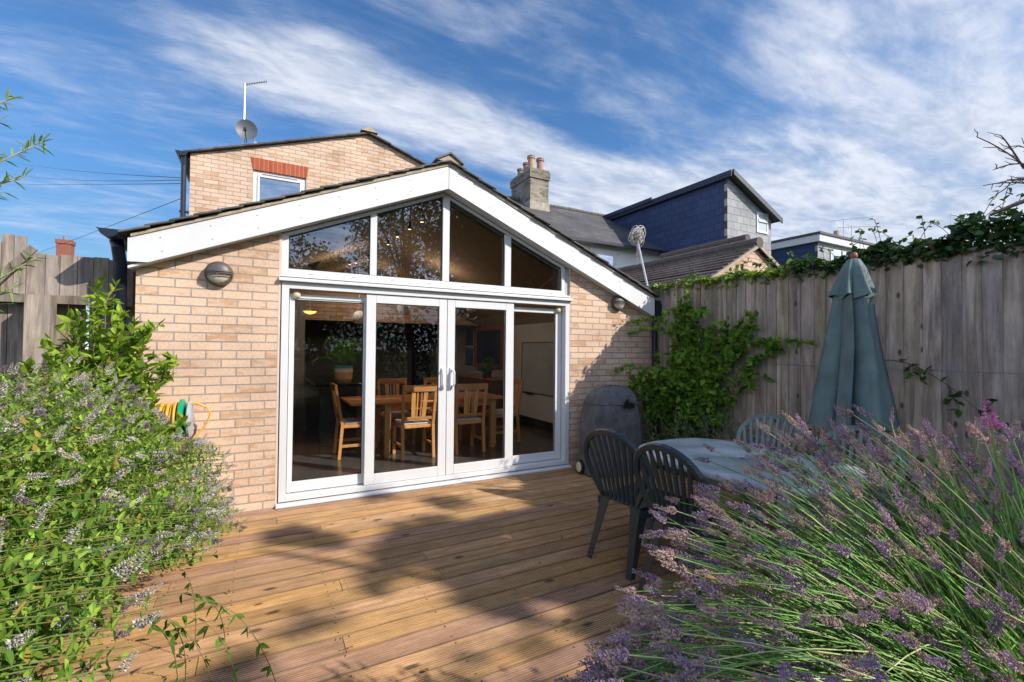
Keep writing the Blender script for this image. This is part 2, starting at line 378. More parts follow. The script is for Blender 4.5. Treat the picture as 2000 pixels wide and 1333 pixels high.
TABLEPL = plain('table_green_plastic', (.40, .43, .42), .40, var=.35, nscale=6, spec=.5, bump=.03)
FADEPL = plain('faded_green_plastic', (.17, .21, .215), .5, var=.2, nscale=10, spec=.4)
CANVAS = plain('parasol_canvas', (.125, .18, .18), .9, var=.30, nscale=5, bump=.25, bscale=240)
COVER = plain('cover_fabric', (.115, .108, .115), .85, var=.45, nscale=7, bump=.9, bscale=14, spec=.3)
METAL = plain('galvanised', (.55, .56, .58), .38, metal=.8)
DISH = plain('dish_mesh', (.10, .11, .13), .5)
LEAF = leafmat('leaf', .36, .68, .18); LEAFD = leafmat('leaf_dark', .25, .42, .5); PETAL = leafmat('petal', .3, .8, .1)
BARK = plain('bark', (.09, .06, .045), .9, var=.3, nscale=30, bump=.5, tint=False)
STEM = leafmat('stem', .15, .6)
grime(UPVC, .15); grime(UPVC2, .22); grime(CANVAS, .45, (.28, .29, .25)); grime(TABLEPL, .5, (.12, .13, .11)); grime(COVER, .4, (.19, .18, .175))
TERRA = plain('terracotta', (.40, .28, .21), .8, var=.25, nscale=9, tint=True)
YELLOW = plain('yellow_hose', (.75, .42, .06), .4, var=.1)
GREENHUB = plain('green_reel', (.0, .32, .17), .35)
GREYPL = plain('grey_plastic', (.38, .42, .47), .45)
CREAM = plain('cream_plastic', (.62, .52, .36), .5)
def glass(name, tintc=(.90, .93, .92), k=1.7, base=.03):
    mt, t, b, bs, o = new_mat(name); t.nodes.remove(bs)
    tr = nm(t, 'ShaderNodeBsdfTransparent'); tr.inputs[0].default_value = (*tintc, 1)
    gl = nm(t, 'ShaderNodeBsdfGlossy'); gl.inputs['Roughness'].default_value = 0.0; gl.inputs[0].default_value = (.95, .97, 1, 1)
    n = b.noise(coords(t), .9, 2); b._in(gl.inputs['Normal'], b.bump(n, .03, .05))
    geo = nm(t, 'ShaderNodeNewGeometry'); dt = nm(t, 'ShaderNodeVectorMath', operation='DOT_PRODUCT')
    t.links.new(geo.outputs['Normal'], dt.inputs[0]); t.links.new(geo.outputs['Incoming'], dt.inputs[1])
    c1 = b.math('SUBTRACT', 1, b.math('ABSOLUTE', dt.outputs['Value'])); c5 = b.math('POWER', c1, 5)
    f = b.math('MULTIPLY', b.math('ADD', b.math('MULTIPLY', c5, .96), .04), k)
    f = b.math('ADD', f, base, clamp=True)
    mx = nm(t, 'ShaderNodeMixShader'); b._in(mx.inputs[0], f)
    t.links.new(tr.outputs[0], mx.inputs[1]); t.links.new(gl.outputs[0], mx.inputs[2]); t.links.new(mx.outputs[0], o.inputs[0])
    return mt
GLASS = glass('door_glass', (.95, .96, .96), .75, .0)
GLASSUP = glass('gable_glass', (.66, .66, .66), 2.2, .06)
GLASSW = glass('window_glass', (.6, .7, .8), 3.0, .15)

# ------------------------------------------------------------------ ground, beds, deck
g = G(); g.box(-250, 250, -250, 250, -.32, -.16); tag(g.obj('ground', LAWN), kind='structure')
g = G(); g.box(-3.4, 6, -8.5, -3.62, -.155, -.05); tag(g.obj('soil_bed', SOIL), kind='structure')
g = G(); g.box(-3.4, -1.02, -3.615, -.02, -.15, -.035); tag(g.obj('planting_soil', SOIL), kind='structure')
g = G(); g.box(4.18, 4.73, -3.615, -.02, -.15, -.02); tag(g.obj('border_soil', SOIL), kind='structure')
scr = G(); g = G(); pitch = .1505; y0 = -.045; k = 0
while y0-k*pitch > -3.62:
    yb = y0-k*pitch; ng = 9; prof = []; wd = .1390
    flat = (k % 9 == 4)
    pts = [(-wd/2, -.028), (-wd/2, -.004), (-wd/2+.004, 0)]
    for i in range(ng):
        c = -wd/2+wd*(i+.75)/(ng+.5)
        pts += [(c-.0050, 0), (c-.0036, -.0055), (c+.0036, -.0055), (c+.0050, 0)]
    pts += [(wd/2-.004, 0), (wd/2, -.004), (wd/2, -.028)]
    xs = -2.3+random.uniform(-1.5, 0); xe_end = 4.20
    while xs < xe_end:
        xe = min(xs+random.choice([2.4, 3.0, 3.6, 4.8])*random.uniform(.8, 1), xe_end)
        if xe_end-xe < .5: xe = xe_end
        x0 = max(xs, -1.0)
        if xe > x0:
            dz = random.uniform(-.0012, .0012)
            tint = wtint(.84, 1.14, .88, 1.15)
            if random.random() < .12: tint = (tint[0], .85, 1.35)
            V = [(x0+.002, yb-wd/2+a-(-wd/2)-wd/2+0, c_+dz) for a, c_ in pts]; V = [(x0+.002, yb+a, c_+dz) for a, c_ in pts]
            V += [(xe-.002, yb+a, c_+dz) for a, c_ in pts]; n = len(pts)
            F = [(i, i+1, i+1+n, i+n) for i in range(n-1)]+[tuple(range(n))[::-1], tuple(range(n, 2*n))]
            tt = np.array([tint]*len(F))
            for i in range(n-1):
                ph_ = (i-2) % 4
                if i < 2 or i > n-4: tt[i, 1] *= .45  # board edges tinted darker, shade of the gaps painted in
                if 2 <= i < n-3 and ph_ in (1, 2, 3): tt[i, 1] *= .50 if ph_ == 2 else .62  # grooves tinted darker: dirt plus painted shade for depth
            g.add(V, F, tt)
            for xj in [x0+.03, xe-.03]+list(np.arange(-.75, 4.1, .5)):
                if x0 < xj < xe:
                    for yj in (-.048, .048): scr.lathe([(0, .0012+dz), (.0038, .0012+dz), (.0042, -.001+dz)], (xj+random.uniform(-.004, .004), yb+yj, 0), 7)
        xs = xe
    k += 1
tag(g.obj('deck', DECK), kind='structure'); tag(scr.obj('screw_heads', plain('dark_screw', (.10, .085, .07), .5, metal=.6)), kind='stuff')
g = G(); g.box(-.98, 4.19, -3.60, -.02, -.12, -.034); tag(g.obj('deck_frame', plain('dark_under', (.02, .014, .01), .9)), kind='structure')

# ------------------------------------------------------------------ house extension
XL, XR, XC = -1.02, 4.70, 1.60; SL = .412
ZR = 3.40     # bargeboard top at apex
ext = wroot('house_extension', (1.6, 0, 0), 'single storey buff brick extension with white bargeboards and glazed gable over sliding doors', 'house')
def soff(x): return 3.165-SL*abs(x-XC)      # underside of bargeboard / soffit at y
D0, D1 = 0.02, 3.27
g = G()
g.prism([(XL, -.05), (D0, -.05), (D0, soff(D0)), (XL, soff(XL)+.0)], 0, .28)
o = g.obj('left_wall', BRICK, ext); o.name = 'brick_wall'
g = G(); g.prism([(D1, -.05), (XR, -.05), (XR, soff(XR)), (D1, soff(D1))], 0, .28); g.obj('brick_wall', BRICK, ext)
g = G(); g.box(XL, XL+.28, .282, 5, -.05, soff(XL)); g.obj('side_wall', BRICKY, ext)
g = G(); g.box(XR-.28, XR, .282, 5, -.05, soff(XR)); g.obj('side_wall', BRICKY, ext)
# bargeboards: front face at y=-.12, 25 mm thick, square-cut feet, mitred at the apex
def bt(x): return ZR-SL*abs(x-XC)
YB = -.12
xl, xr = -1.055, 4.60
for s_, xe in ((-1, xl), (1, xr)):
    if s_ < 0: poly = [(xe, bt(xe)), (xe, bt(xe)-.185), (xe+.13, bt(xe)-.182), (XC-.003, bt(XC)-.243), (XC-.003, bt(XC))]
    else: poly = [(XC+.003, bt(XC)), (XC+.003, bt(XC)-.243), (xe-.02, bt(xe)-.235), (xe, bt(xe)-.228), (xe, bt(xe))]
    g = G(); g.prism(poly, YB, YB+.022)
    brd = g.obj('bargeboard', UPVC2, ext, bevel=.002)
    gs = G()
    for fr in np.linspace(.08, .97, 8):
        x_ = xe+(XC-xe)*fr
        for dz_ in (.06, .17):
            gs.lathe([(0, -.0045), (.0045, -.003), (.006, 0)], (x_+(dz_-.1)*.12, YB, bt(x_)-dz_), 8, axis=1)
    sub(brd, gs, 'screw_cap', plain('cap_grey', (.35, .36, .38), .5), ext.location)['kind'] = 'stuff'
# soffit boards between bargeboard and wall
for s_, xe in ((-1, xl), (1, xr)):
    z0 = soff(xe); poly = [(xe, z0), (XC, soff(XC)), (XC, soff(XC)+.02), (xe, z0+.02)]
    g = G(); g.prism(poly, YB+.024, .30 if False else .16); g.obj('soffit', UPVC2, ext)
g = G(); g.box(xl-.002, xl+.018, YB+.024, 5, bt(xl)-.18, bt(xl)-.02); g.obj('eaves_board', UPVC2, ext)
g = G(); g.box(xr-.02, xr, YB+.024, 5, bt(xr)-.2, bt(xr)-.02); g.obj('eaves_board', UPVC2, ext)
# roof: stepped slate courses + mortar verge
def roof_side(s_, xe, parent):
    g = G(); n = 17; L = abs(XC-xe)+.05
    for i in range(n):
        a0 = L*i/n; a1 = L*(i+1)/n+.035
        for j in range(14):
            ya = YB-.045+random.uniform(-.012, .006) if j == 0 else YB-.045+j*.366
            yb = YB-.045+(j+1)*.366-.006
            lift = random.uniform(0, .006) if j < 2 else 0
            xa = xe-s_*(-.05)-s_*a0; xb = xe-s_*(-.05)-s_*min(a1, L)
            za = bt(xe)+SL*a0+.060-.02+lift; zb = bt(xe)+SL*min(a1, L)+.048-.02
            V = [(xa, ya, za), (xb, ya, zb), (xb, yb, zb), (xa, yb, za), (xa, ya, za-.013), (xb, ya, zb-.013), (xb, yb, zb-.013), (xa, yb, za-.013)]
            F = [(0, 1, 2, 3), (7, 6, 5, 4), (0, 4, 5, 1), (1, 5, 6, 2), (2, 6, 7, 3), (3, 7, 4, 0)]
            t_ = random.uniform(.7, 1.4); g.add(V, F, (t_, t_, t_))
    rf = g.obj('roof_slope', SLATE, parent)
    gm = G()
    z0 = bt(xe)+.001
    gm.prism([(xe-s_*.02, z0+.008), (XC, bt(XC)+.001), (XC, bt(XC)+.034), (xe-s_*.02, z0+.030)], YB-.012, YB+.05)
    sub(rf, gm, 'verge_mortar', MORTAR, parent.location)
roof_side(-1, xl, ext); roof_side(1, xr, ext)
g = G()
for j in range(11):
    ya = YB-.05+j*.46; yb = ya+.455
    for s_ in (-1, 1):
        V = []
        for yy in (ya, yb):
            V += [(XC, yy, ZR+.135), (XC+s_*.155, yy, ZR+.045), (XC+s_*.15, yy, ZR+.027), (XC, yy, ZR+.115)]
        g.add(V, [(0, 1, 2, 3), (7, 6, 5, 4), (0, 4, 5, 1), (1, 5, 6, 2), (2, 6, 7, 3)], (1.5, 1.4, 1.3))
rt = g.obj('ridge', SLATE, ext)
g = G(); g.prism([(XC-.135, ZR+.03), (XC+.135, ZR+.03), (XC, ZR+.112)], YB-.03, YB+.06); sub(rt, g, 'mortar_infill', MORTAR, ext.location)
# gutters and downpipes
def gutter(xg, zg, ya, yb, parent, n=10, r_=.062):
    g = G(); V = []; F = []
    prof = [(r_*math.cos(t), -r_*.75*math.sin(t)) for t in np.linspace(0, math.pi, n)]
    prof = [(-r_*1.25, .015)]+prof[::-1]+[(r_*1.25, .015)]
    prof2 = [(a*.93, c_+.004) for a, c_ in prof]
    poly = prof+prof2[::-1]
    g.prism([(xg+a, zg+c_) for a, c_ in poly], ya, yb)
    g.prism([(xg+a, zg+c_) for a, c_ in prof], ya-.004, ya)
    return g.obj('gutter', BLACKPL, parent)
gu = gutter(-1.165, 2.345, -.13, 5, ext)
g = G(); g.tube([(-1.16, .05, 2.31), (-1.15, .06, 2.25), (-1.14, .10, 2.12), (-1.14, .10, .0)], .045, 12); g.lathe([(.06, -.02), (.06, .03)], (-1.14, .10, 1.6), 12); g.obj('downpipe', BLACKPL, ext, smooth=True)
gu = gutter(4.71, 2.135, -.10, 5, ext)
g = G(); g.box(4.615, 4.725, -.13, -.005, 1.92, 2.11); g.tube([(4.66, -.06, 2.0), (4.66, -.06, 0)], .036, 12); g.obj('downpipe', BLACKPL, ext, smooth=False)
# ---- cill, gable window, sliding doors
def fr(g, x0, x1, y0, y1, z0, z1): g.box(x0, x1, y0, y1, z0, z1)
cill = G(); cill.prism([(-.045, 2.068), (-.045, 2.092), (.03, 2.112), (.12, 2.112), (.12, 2.068)], D0-.01, D1+.02, axis=0)
cill.box(D0, D1, .0, .10, 2.1125, 2.135); cill.obj('window_sill', UPVC, ext, bevel=.002)
win = G()
gy0, gy1 = .02, .09
def ft(x): return soff(x)-.012
GX0, GX1 = .03, 3.20
win.box(GX0, GX1, gy0, gy1, 2.1355, 2.19)                                  # bottom rail
win.box(GX0, .088, gy0, gy1, 2.19, ft(.03)-.002); win.box(3.155, GX1, gy0, gy1, 2.19, ft(GX1)-.002)
for a, c_ in ((.824, .889), (1.589, 1.666), (2.351, 2.432)):
    win.box(a, c_, gy0-.004, gy1, 2.19, min(ft(a), ft(c_))-.02)
def rail(xa, xb):
    th = .035
    win.prism([(xa, ft(xa)-th), (xb, ft(xb)-th), (xb, ft(xb)), (xa, ft(xa))], gy0+.002, gy1-.002)
rail(GX0, XC); rail(XC, GX1)
wf = win.obj('gable_window', UPVC, ext, bevel=.0025)
panes = [(.088, .824), (.889, 1.589), (1.666, 2.351), (2.432, 3.155)]
for a, c_ in panes:
    def zt(x): return ft(x)-.036
    poly = [(a, 2.19), (c_, 2.19), (c_, zt(c_))]+([(XC, zt(XC))] if a < XC < c_ else [])+[(a, zt(a))]
    g = G(); g.prism(poly, .052, .056); sub(wf, g, 'window_pane', GLASSUP, ext.location)
    gg = G()
    e = .008
    gg.box(a, a+e, .040, .0515, 2.19, zt(a+e)); gg.box(c_-e, c_, .040, .0515, 2.19, zt(c_-e) if c_ > XC else zt(c_)-.002)
    gg.box(a+e, c_-e, .040, .0515, 2.19, 2.19+e)
    for xa, xb in ([(a+e, min(c_-e, XC))] if a < XC else [])+([(max(a+e, XC), c_-e)] if c_ > XC else []):
        if xb > xa: gg.prism([(xa, zt(xa)-.012), (xb, zt(xb)-.012), (xb, zt(xb)), (xa, zt(xa))], .041, .0505)
    sub(wf, gg, 'gasket', GASKET, ext.location)
gs = G()
for x_ in np.linspace(.28, 3.0, 8):
    gs.box(x_-.018, x_+.018, -.002+gy0-.002, gy0-.0005, 2.150, 2.156)
sub(wf, gs, 'drain_slot', GREYPL, ext.location)['kind'] = 'stuff'
g = G(); g.box(D0-.012, D0+.006, -.002, .02, 0, 2.066); g.box(D0-.012, D0+.012, -.002, .02, 2.135, ft(D0)); g.obj('sealant', REVEAL, ext)
g = G(); g.box(3.205, D1, .10, .20, 2.136, soff(D1)-.002); g.box(3.205, D1-.002, .03, .098, 2.136, soff(D1)-.002); g.obj('reveal', plain('grey_reveal', (.42, .42, .44), .7), ext)
# outer door frame
d = G()
OX0, OX1 = .035, 3.262
d.box(OX0, OX0+.062, -.005, .14, .045, 2.066); d.box(OX1-.062, OX1, -.005, .14, .045, 2.066)
d.box(OX0+.062, OX1-.062, -.005, .14, 2.004, 2.066); d.box(OX0+.062, OX1-.062, -.005, .14, .045, .092)
d.prism([(-.05, .003), (-.05, .020), (-.02, .030), (.14, .043), (.14, .003)], D0-.005, D1+.005, axis=0)
door = d.obj('door_frame', UPVC, ext, bevel=.003)
def leaf(x0, x1, z0, z1, y0, y1, w_l, w_r, wt, wb):
    g = G()
    g.box(x0, x0+w_l, y0, y1, z0, z1); g.box(x1-w_r, x1, y0, y1, z0, z1)
    g.box(x0+w_l, x1-w_r, y0, y1, z1-wt, z1); g.box(x0+w_l, x1-w_r, y0, y1, z0, z0+wb)
    lf = g.obj('sliding_door', UPVC, ext, bevel=.004)
    ym = (y0+y1)/2
    p = G(); p.box(x0+w_l-.004, x1-w_r+.004, ym-.002, ym+.002, z0+wb-.004, z1-wt+.004); sub(lf, p, 'door_pane', GLASS, ext.location)
    gg = G(); e = .006; a, c_, za, zb = x0+w_l, x1-w_r, z0+wb, z1-wt
    gg.box(a, a+e, y0+.006, ym-.003, za, zb); gg.box(c_-e, c_, y0+.006, ym-.003, za, zb); gg.box(a+e, c_-e, y0+.006, ym-.003, za, za+e); gg.box(a+e, c_-e, y0+.006, ym-.003, zb-e, zb)
    sub(lf, gg, 'gasket', GASKET, ext.location)
    return lf
leaf(.105, .84, .100, 1.965, .075, .115, .045, .06, .055, .10)
leaf(2.43, 3.19, .100, 1.965, .075, .115, .06, .085, .055, .10)
dl = leaf(.795, 1.646, .095, 1.998, .012, .062, .095, .088, .085, .105)
dr = leaf(1.652, 2.475, .095, 1.998, .012, .062, .088, .105, .085, .105)
for lf, hx in ((dl, 1.600), (dr, 1.700)):
    g = G(); g.box(hx-.014, hx+.014, -.004, .0115, 1.02, 1.25)
    hs = 1 if hx > 1.65 else -1
    g.tube([(hx, -.0, 1.055), (hx+hs*.012, -.04, 1.06), (hx+hs*.015, -.048, 1.08), (hx+hs*.015, -.048, 1.20), (hx+hs*.012, -.04, 1.22), (hx, 0, 1.225)], .0095, 8)
    h = sub(lf, g, 'door_handle', UPVC, ext.location)
    g = G(); g.lathe([(.011, -.012), (.011, 0)], (hx-hs*.0, -.004, 1.035), 10, axis=1); sub(lf, g, 'lock', METAL, ext.location)
# blind tubes and vents seen at the heads of the outer lights
g = G(); g.box(.14, .80, .066, .0745, 1.925, 1.962); g.obj('door_track', UPVC, ext)
for x_ in (.165, 3.13):
    g = G(); g.lathe([(.0, -.035), (.02, -.033), (.034, -.018), (.036, 0)], (x_, .066, 1.955), 14, axis=1); g.obj('alarm_sensor', CREAM, ext, smooth=True)

# ---- interior
g = G(); g.box(-.735, 4.415, .285, 7.3, -.02, .012); fl = g.obj('floor', plain('dark_tile', (.085, .075, .07), .22, var=.35, nscale=3), ext)
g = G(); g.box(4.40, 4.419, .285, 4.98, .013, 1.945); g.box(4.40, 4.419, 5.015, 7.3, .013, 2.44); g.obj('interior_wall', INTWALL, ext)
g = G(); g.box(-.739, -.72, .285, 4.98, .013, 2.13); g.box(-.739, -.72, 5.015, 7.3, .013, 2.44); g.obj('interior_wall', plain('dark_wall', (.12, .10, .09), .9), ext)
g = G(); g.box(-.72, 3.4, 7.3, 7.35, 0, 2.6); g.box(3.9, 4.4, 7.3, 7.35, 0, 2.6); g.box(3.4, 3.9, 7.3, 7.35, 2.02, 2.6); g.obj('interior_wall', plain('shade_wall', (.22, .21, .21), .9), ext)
g = G(); g.box(3.2, 4.1, 7.36, 7.40, 0, 2.3); g.obj('dark_doorway', plain('navy_paint', (.02, .03, .07), .6), ext)
g = G(); g.box(.35, .62, 5.0, 5.25, .3, 2.35); g.obj('interior_pillar', plain('pillar_paint', (.36, .36, .37), .9), ext)
g = G(); g.box(-.5, .10, 5.0, 5.05, .0, 2.05); g.obj('cupboard', plain('mahogany', (.12, .04, .02), .4), ext)
g = G(); g.box(4.375, 4.3985, .3, 7.2, .013, .17); g.obj('skirting', INTDARK, ext)
g = G()
CZ = lambda x: 3.10-SL*abs(x-XC)
sky1 = (.15, .62, 2.3, 3.4); sky2 = (2.65, 3.15, 3.4, 4.6)
def slope_panel(g, xa, xb, ya, yb): g.prism([(xa, CZ(xa)), (xb, CZ(xb)), (xb, CZ(xb)+.02), (xa, CZ(xa)+.02)], ya, yb)
for (xa, xb), (sa, sb, s0, s1) in (((-.74, XC), sky1), ((XC, 4.42), sky2)):
    slope_panel(g, xa, sa, .17, 5.0); slope_panel(g, sb, xb, .17, 5.0); slope_panel(g, sa, sb, .17, s0); slope_panel(g, sa, sb, s1, 5.0)
g.box(-.74, 4.42, 5.0, 7.3, 2.45, 2.47); g.prism([(-.74, 2.45), (4.42, 2.45), (XC, 3.15)], 4.99, 5.01)
g.obj('ceiling', INTCEIL, ext)
for k_, (sa, sb, s0, s1) in enumerate((sky1, sky2)):
    g = G()
    for xx in (sa, sb): g.box(xx-.01, xx+.01, s0, s1, CZ(xx), CZ(xx)+.16)
    g.prism([(sa, CZ(sa)), (sb, CZ(sb)), (sb, CZ(sb)+.16), (sa, CZ(sa)+.16)], s0-.015, s0); g.prism([(sa, CZ(sa)), (sb, CZ(sb)), (sb, CZ(sb)+.16), (sa, CZ(sa)+.16)], s1, s1+.015)
    g.obj('skylight_reveal', UPVC, ext)
# oak dining set
tbl = root('dining_table', (1.98, 1.78, .012), 'oak dining table set behind the sliding doors', 'table')
g = G(); g.box(-1.1, 1.1, -.45, .45, .715, .745, (.3, 1, 1)); g.obj('tabletop', OAKX, tbl, bevel=.006)
g = G(); g.box(-.66, .96, -.36, -.335, .62, .714, (.5, 1, 1)); g.box(-.66, .96, .335, .36, .62, .714, (.2, 1, 1)); g.box(-.66, -.635, -.33, .33, .62, .714, (.5, 1, 1)); g.box(.935, .96, -.33, .33, .62, .714, (.5, 1, 1)); g.obj('apron', OAKX, tbl)
for i, (x_, y_) in enumerate([(-.62, -.35), (.92, -.35), (-.62, .35), (.92, .35)]):
    g = G(); g.bar((x_, y_, .713), (x_, y_, 0), .085, .085, col=wtint(), w2=.75); g.obj('leg', OAK, tbl, bevel=.006)
def make_oak(label):
    c = root('dining_chair', (0, 0, 0), label, 'chair', 'oak dining chairs around the indoor table')
    g = G(); g.prism([(-.21, -.2), (.21, -.2), (.235, .22), (-.235, .22)], .40, .44, axis=2, col=wtint()); g.obj('seat_frame', OAK, c, bevel=.005)
    g = G(); g.prism([(-.19, -.175), (.19, -.175), (.215, .205), (-.215, .205)], .4405, .475, axis=2); g.obj('cushion', FABRIC, c, bevel=.015)
    for s_ in (-1, 1):
        g = G(); g.bar((s_*.205, -.235, 0), (s_*.205, -.2, .44), .04, .04, (0, 1, 0), wtint()); g.bar((s_*.205, -.2, .4395), (s_*.215, -.29, .95), .04, .035, (0, 1, 0), wtint(), w2=.9); g.obj('rear_leg', OAK, c, bevel=.004)
        g = G(); g.bar((s_*.21, .2, 0), (s_*.21, .2, .40), .042, .042, (0, 1, 0), wtint()); g.obj('front_leg', OAK, c, bevel=.004)
        g = G(); g.bar((s_*.21, -.21, .17), (s_*.21, .19, .17), .02, .035, col=wtint()); g.obj('stretcher', OAK, c)
    g = G(); g.bar((-.235, -.285, .925), (.235, -.285, .925), .028, .085, col=(.3, 1, 1)); g.obj('top_rail', OAKX, c, bevel=.005)
    g = G(); g.bar((-.2, -.215, .53), (.2, -.215, .53), .02, .04, col=(.7, 1, 1)); g.obj('lower_rail', OAKX, c, bevel=.003)
    for x_, w_ in ((-.085, .055), (-.028, .018), (.028, .018), (.085, .055)):
        g = G(); g.bar((x_*.8, -.212, .53), (x_, -.278, .89), w_, .012, (0, 1, 0), wtint()); g.obj('back_slat', OAK, c)
    return c
oak = make_oak('oak slat back dining chair nearest the middle of the glazed doors with cream cushion')
spots = [(1.71, 1.42, 0, None), (2.45, 1.42, 0, 'oak dining chair seen from behind through the right middle door'),
         (1.02, 1.80, -90, 'oak dining chair at the left end of the indoor table, seen side on'),
         (1.70, 2.28, 180, 'oak dining chair on the far side of the table, seen through the left middle door'),
         (2.45, 2.28, 180, 'oak dining chair on the far side of the table behind the door handles'),
         (3.22, 1.80, 90, 'oak dining chair at the right end of the indoor table')]
for i, (x_, y_, a_, lb) in enumerate(spots):
    c = oak if i == 0 else copy_tree(oak)
    c.location = (x_, y_, .0125); c.rotation_euler = (0, 0, R(a_))
    if lb: c['label'] = lb
# island, palm, pendants, pictures, whiteboard, blackboard
isl = root('kitchen_island', (.9, 3.5, .012), 'black kitchen island carrying the potted palm', 'counter')
g = G(); g.box(-.26, .26, -1.0, 1.2, 0, .88); g.obj('cabinet', INTDARK, isl, bevel=.004)
g = G(); g.box(-.32, .34, -1.08, 1.25, .8805, .92); g.obj('worktop', plain('black_granite', (.012, .012, .014), .1), isl, bevel=.006)
palm = root('potted_palm', (.98, 2.62, .933), 'green palm in a woven sand and teal pot on the black island', 'plant')
g = G(); g.lathe([(.10, 0), (.125, .06), (.135, .16)], n=20, col=(1, .68, .42)); g.lathe([(.135, .1605), (.137, .215)], n=20, col=(1.1, 1.1, 1.05)); g.lathe([(.137, .2155), (.135, .255), (.12, .255), (.12, .22), (0, .22)], n=20, col=(.08, .5, .62)); g.obj('pot', plain('woven_pot', (.72, .66, .58), .8, tint=True, nscale=30), palm, smooth=False)
g = G(); gst = G()
for k_ in range(17):
    a_ = k_*2.4+.3; ln = random.uniform(.22, .46); lift = random.uniform(.25, .75)
    P = np.array([[math.cos(a_)*ln*t, math.sin(a_)*ln*t, .22+lift*2.1*t-lift*1.7*t*t] for t in np.linspace(0, 1, 9)])
    gst.tube(P, .003, 4, (.12, .28, .06))
    for i in range(2, 9):
        T = unit(P[i]-P[i-1]); side = np.cross(T, (0, 0, 1))
        for s_ in (-1, 1):
            for q_ in (0, .5):
                pp = P[i]*(1-q_)+P[i-1]*q_
                g.leaves([pp], [T*.7+side*s_*1.0+np.array([0, 0, -.25])], [[0, 0, 1]], .12*(1-.05*i), .009, [random.uniform(.08, .14), random.uniform(.26, .40), .05])
g.obj('frond', LEAF, palm)['kind'] = 'stuff'; gst.obj('frond_stem', STEM, palm)['kind'] = 'stuff'
for i, (p, z_, lb) in enumerate([((1.70, 1.95), 2.04, 'white globe pendant lamp above the indoor table, in the left middle door'), ((1.12, 2.2), 1.90, 'white globe pendant lamp half hidden at the edge of the left door'), ((2.85, 2.1), 2.15, 'pale pendant lamp at the top of the right middle door')]):
    zz_ = CZ(p[0])-z_
    pn = root('pendant_lamp', (p[0], p[1], z_-.09), lb, 'lamp', 'pendant lamps over the dining table')
    g = G(); g.lathe([(.055, 0), (.08, .02), (.094, .06), (.094, .10), (.078, .15), (.045, .175), (.015, .185)], n=20); g.obj('lamp_shade', plain('opal', (.75, .73, .70), .5), pn, smooth=True)
    g = G(); g.tube([(0, 0, .18), (0, 0, zz_+.09)], .003, 5); g.obj('cord', UPVC, pn)
pl = root('bowl_lamp', (.55, 3.2, 1.98), 'small glowing amber bowl lamp near the top of the left door', 'lamp')
g = G(); g.lathe([(0, 0), (.07, .02), (.10, .05)], n=18); g.obj('lamp_shade', plain('amber_glow', (1.0, .55, .12), .5, emit=1.6), pl, smooth=True)
g = G(); g.tube([(0, 0, .04), (0, 0, .6)], .003, 5); g.obj('cord', UPVC, pl)
def spot(x_, y_, z_):
    s_ = root('ceiling_spotlight', (x_, y_, z_), 'small lit spotlight under the vaulted ceiling behind the gable glass', 'lamp', 'ceiling spotlights behind the gable glass')
    g = G(); g.lathe([(.02, 0), (.025, .03), (.02, .09), (0, .09)], n=10); g.obj('lamp_body', INTDARK, s_)
    g = G(); g.lathe([(0, -.002), (.02, -.002)], n=10); g.obj('lamp_glow', plain('warm_glow', (1, .8, .5), .5, emit=1.6), s_)
for x_, y_, t_ in ((683, 517, 7.0), (695, 514, 7.4), (720, 508, 7.8), (758, 478, 6.6), (776, 463, 6.2), (800, 448, 5.8), (824, 434, 5.4)):
    spot(*px(x_, y_, t_))
for x_, y_, z_ in ((.9, 2.0, 2.45), (2.3, 2.2, 2.5), (1.6, 4.0, 2.6)):  # fill lights added apart from the spotlight fixtures to lift the interior
    ld = bpy.data.lights.new('spotlight_fill', 'POINT'); ld.energy = 9; ld.color = (1, .80, .58); ld.shadow_soft_size = .06
    lo = bpy.data.objects.new('spotlight_fill', ld); COL.objects.link(lo); lo.location = (x_, y_, z_)
tb = wroot('track_light_bar', tuple(px(790, 440, 6)), 'dark ceiling track bar carrying the small spotlights', 'lamp track')
g = G(); g.bar(px(750, 470, 6.7)+[0, 0, .1], px(838, 405, 5.3)+[0, 0, .1], .03, .03); g.obj('track', INTDARK, tb); 
wb = root('whiteboard', (4.385, 2.5, .64), 'large pale whiteboard with thin dark edge on the right hand interior wall', 'whiteboard')
g = G(); g.box(-.006, .0, -.75, .62, .01, .94); g.obj('board', plain('board_white', (.40, .41, .42), .3), wb)
g = G(); g.box(-.012, .003, -.76, .63, .0, .0095); g.box(-.012, .003, -.76, .63, .945, .955); g.box(-.012, .003, .622, .635, .01, .945); g.box(-.012, .003, -.76, -.752, .01, .945); g.box(-.05, -.013, .2, .5, -.015, .005); g.obj('board_frame', INTDARK, wb)
bb = root('blackboard', (4.385, 4.65, 1.03), 'dark board in a wide red wood frame on the right interior wall', 'blackboard')
g = G(); g.box(-.01, 0, -.62, .62, .1, .85); g.obj('board', plain('board_black', (.015, .015, .03), .4), bb)
g = G(); g.box(-.03, .003, -.75, .75, .0, .1); g.box(-.03, .003, -.75, .75, .85, .95); g.box(-.03, .003, .62, .75, .1, .85); g.box(-.03, .003, -.75, -.62, .1, .85); g.obj('board_frame', plain('red_wood', (.28, .09, .04), .4), bb)
for z_, lb in ((1.05, 'small blue picture beside the framed blackboard, the lower of two'), (1.55, 'small blue picture beside the framed blackboard, the upper of two')):
    p_ = root('wall_picture', (4.385, 5.75, z_), lb, 'picture', 'pair of blue pictures on the interior wall')
    g = G(); g.box(-.015, .003, -.21, .21, 0, .42); g.obj('picture_frame', INTDARK, p_)
    g = G(); g.box(-.018, -.0155, -.19, .19, .02, .40); g.obj('canvas', plain('blue_print', (.05, .10, .24), .6, var=.6, nscale=6), p_)
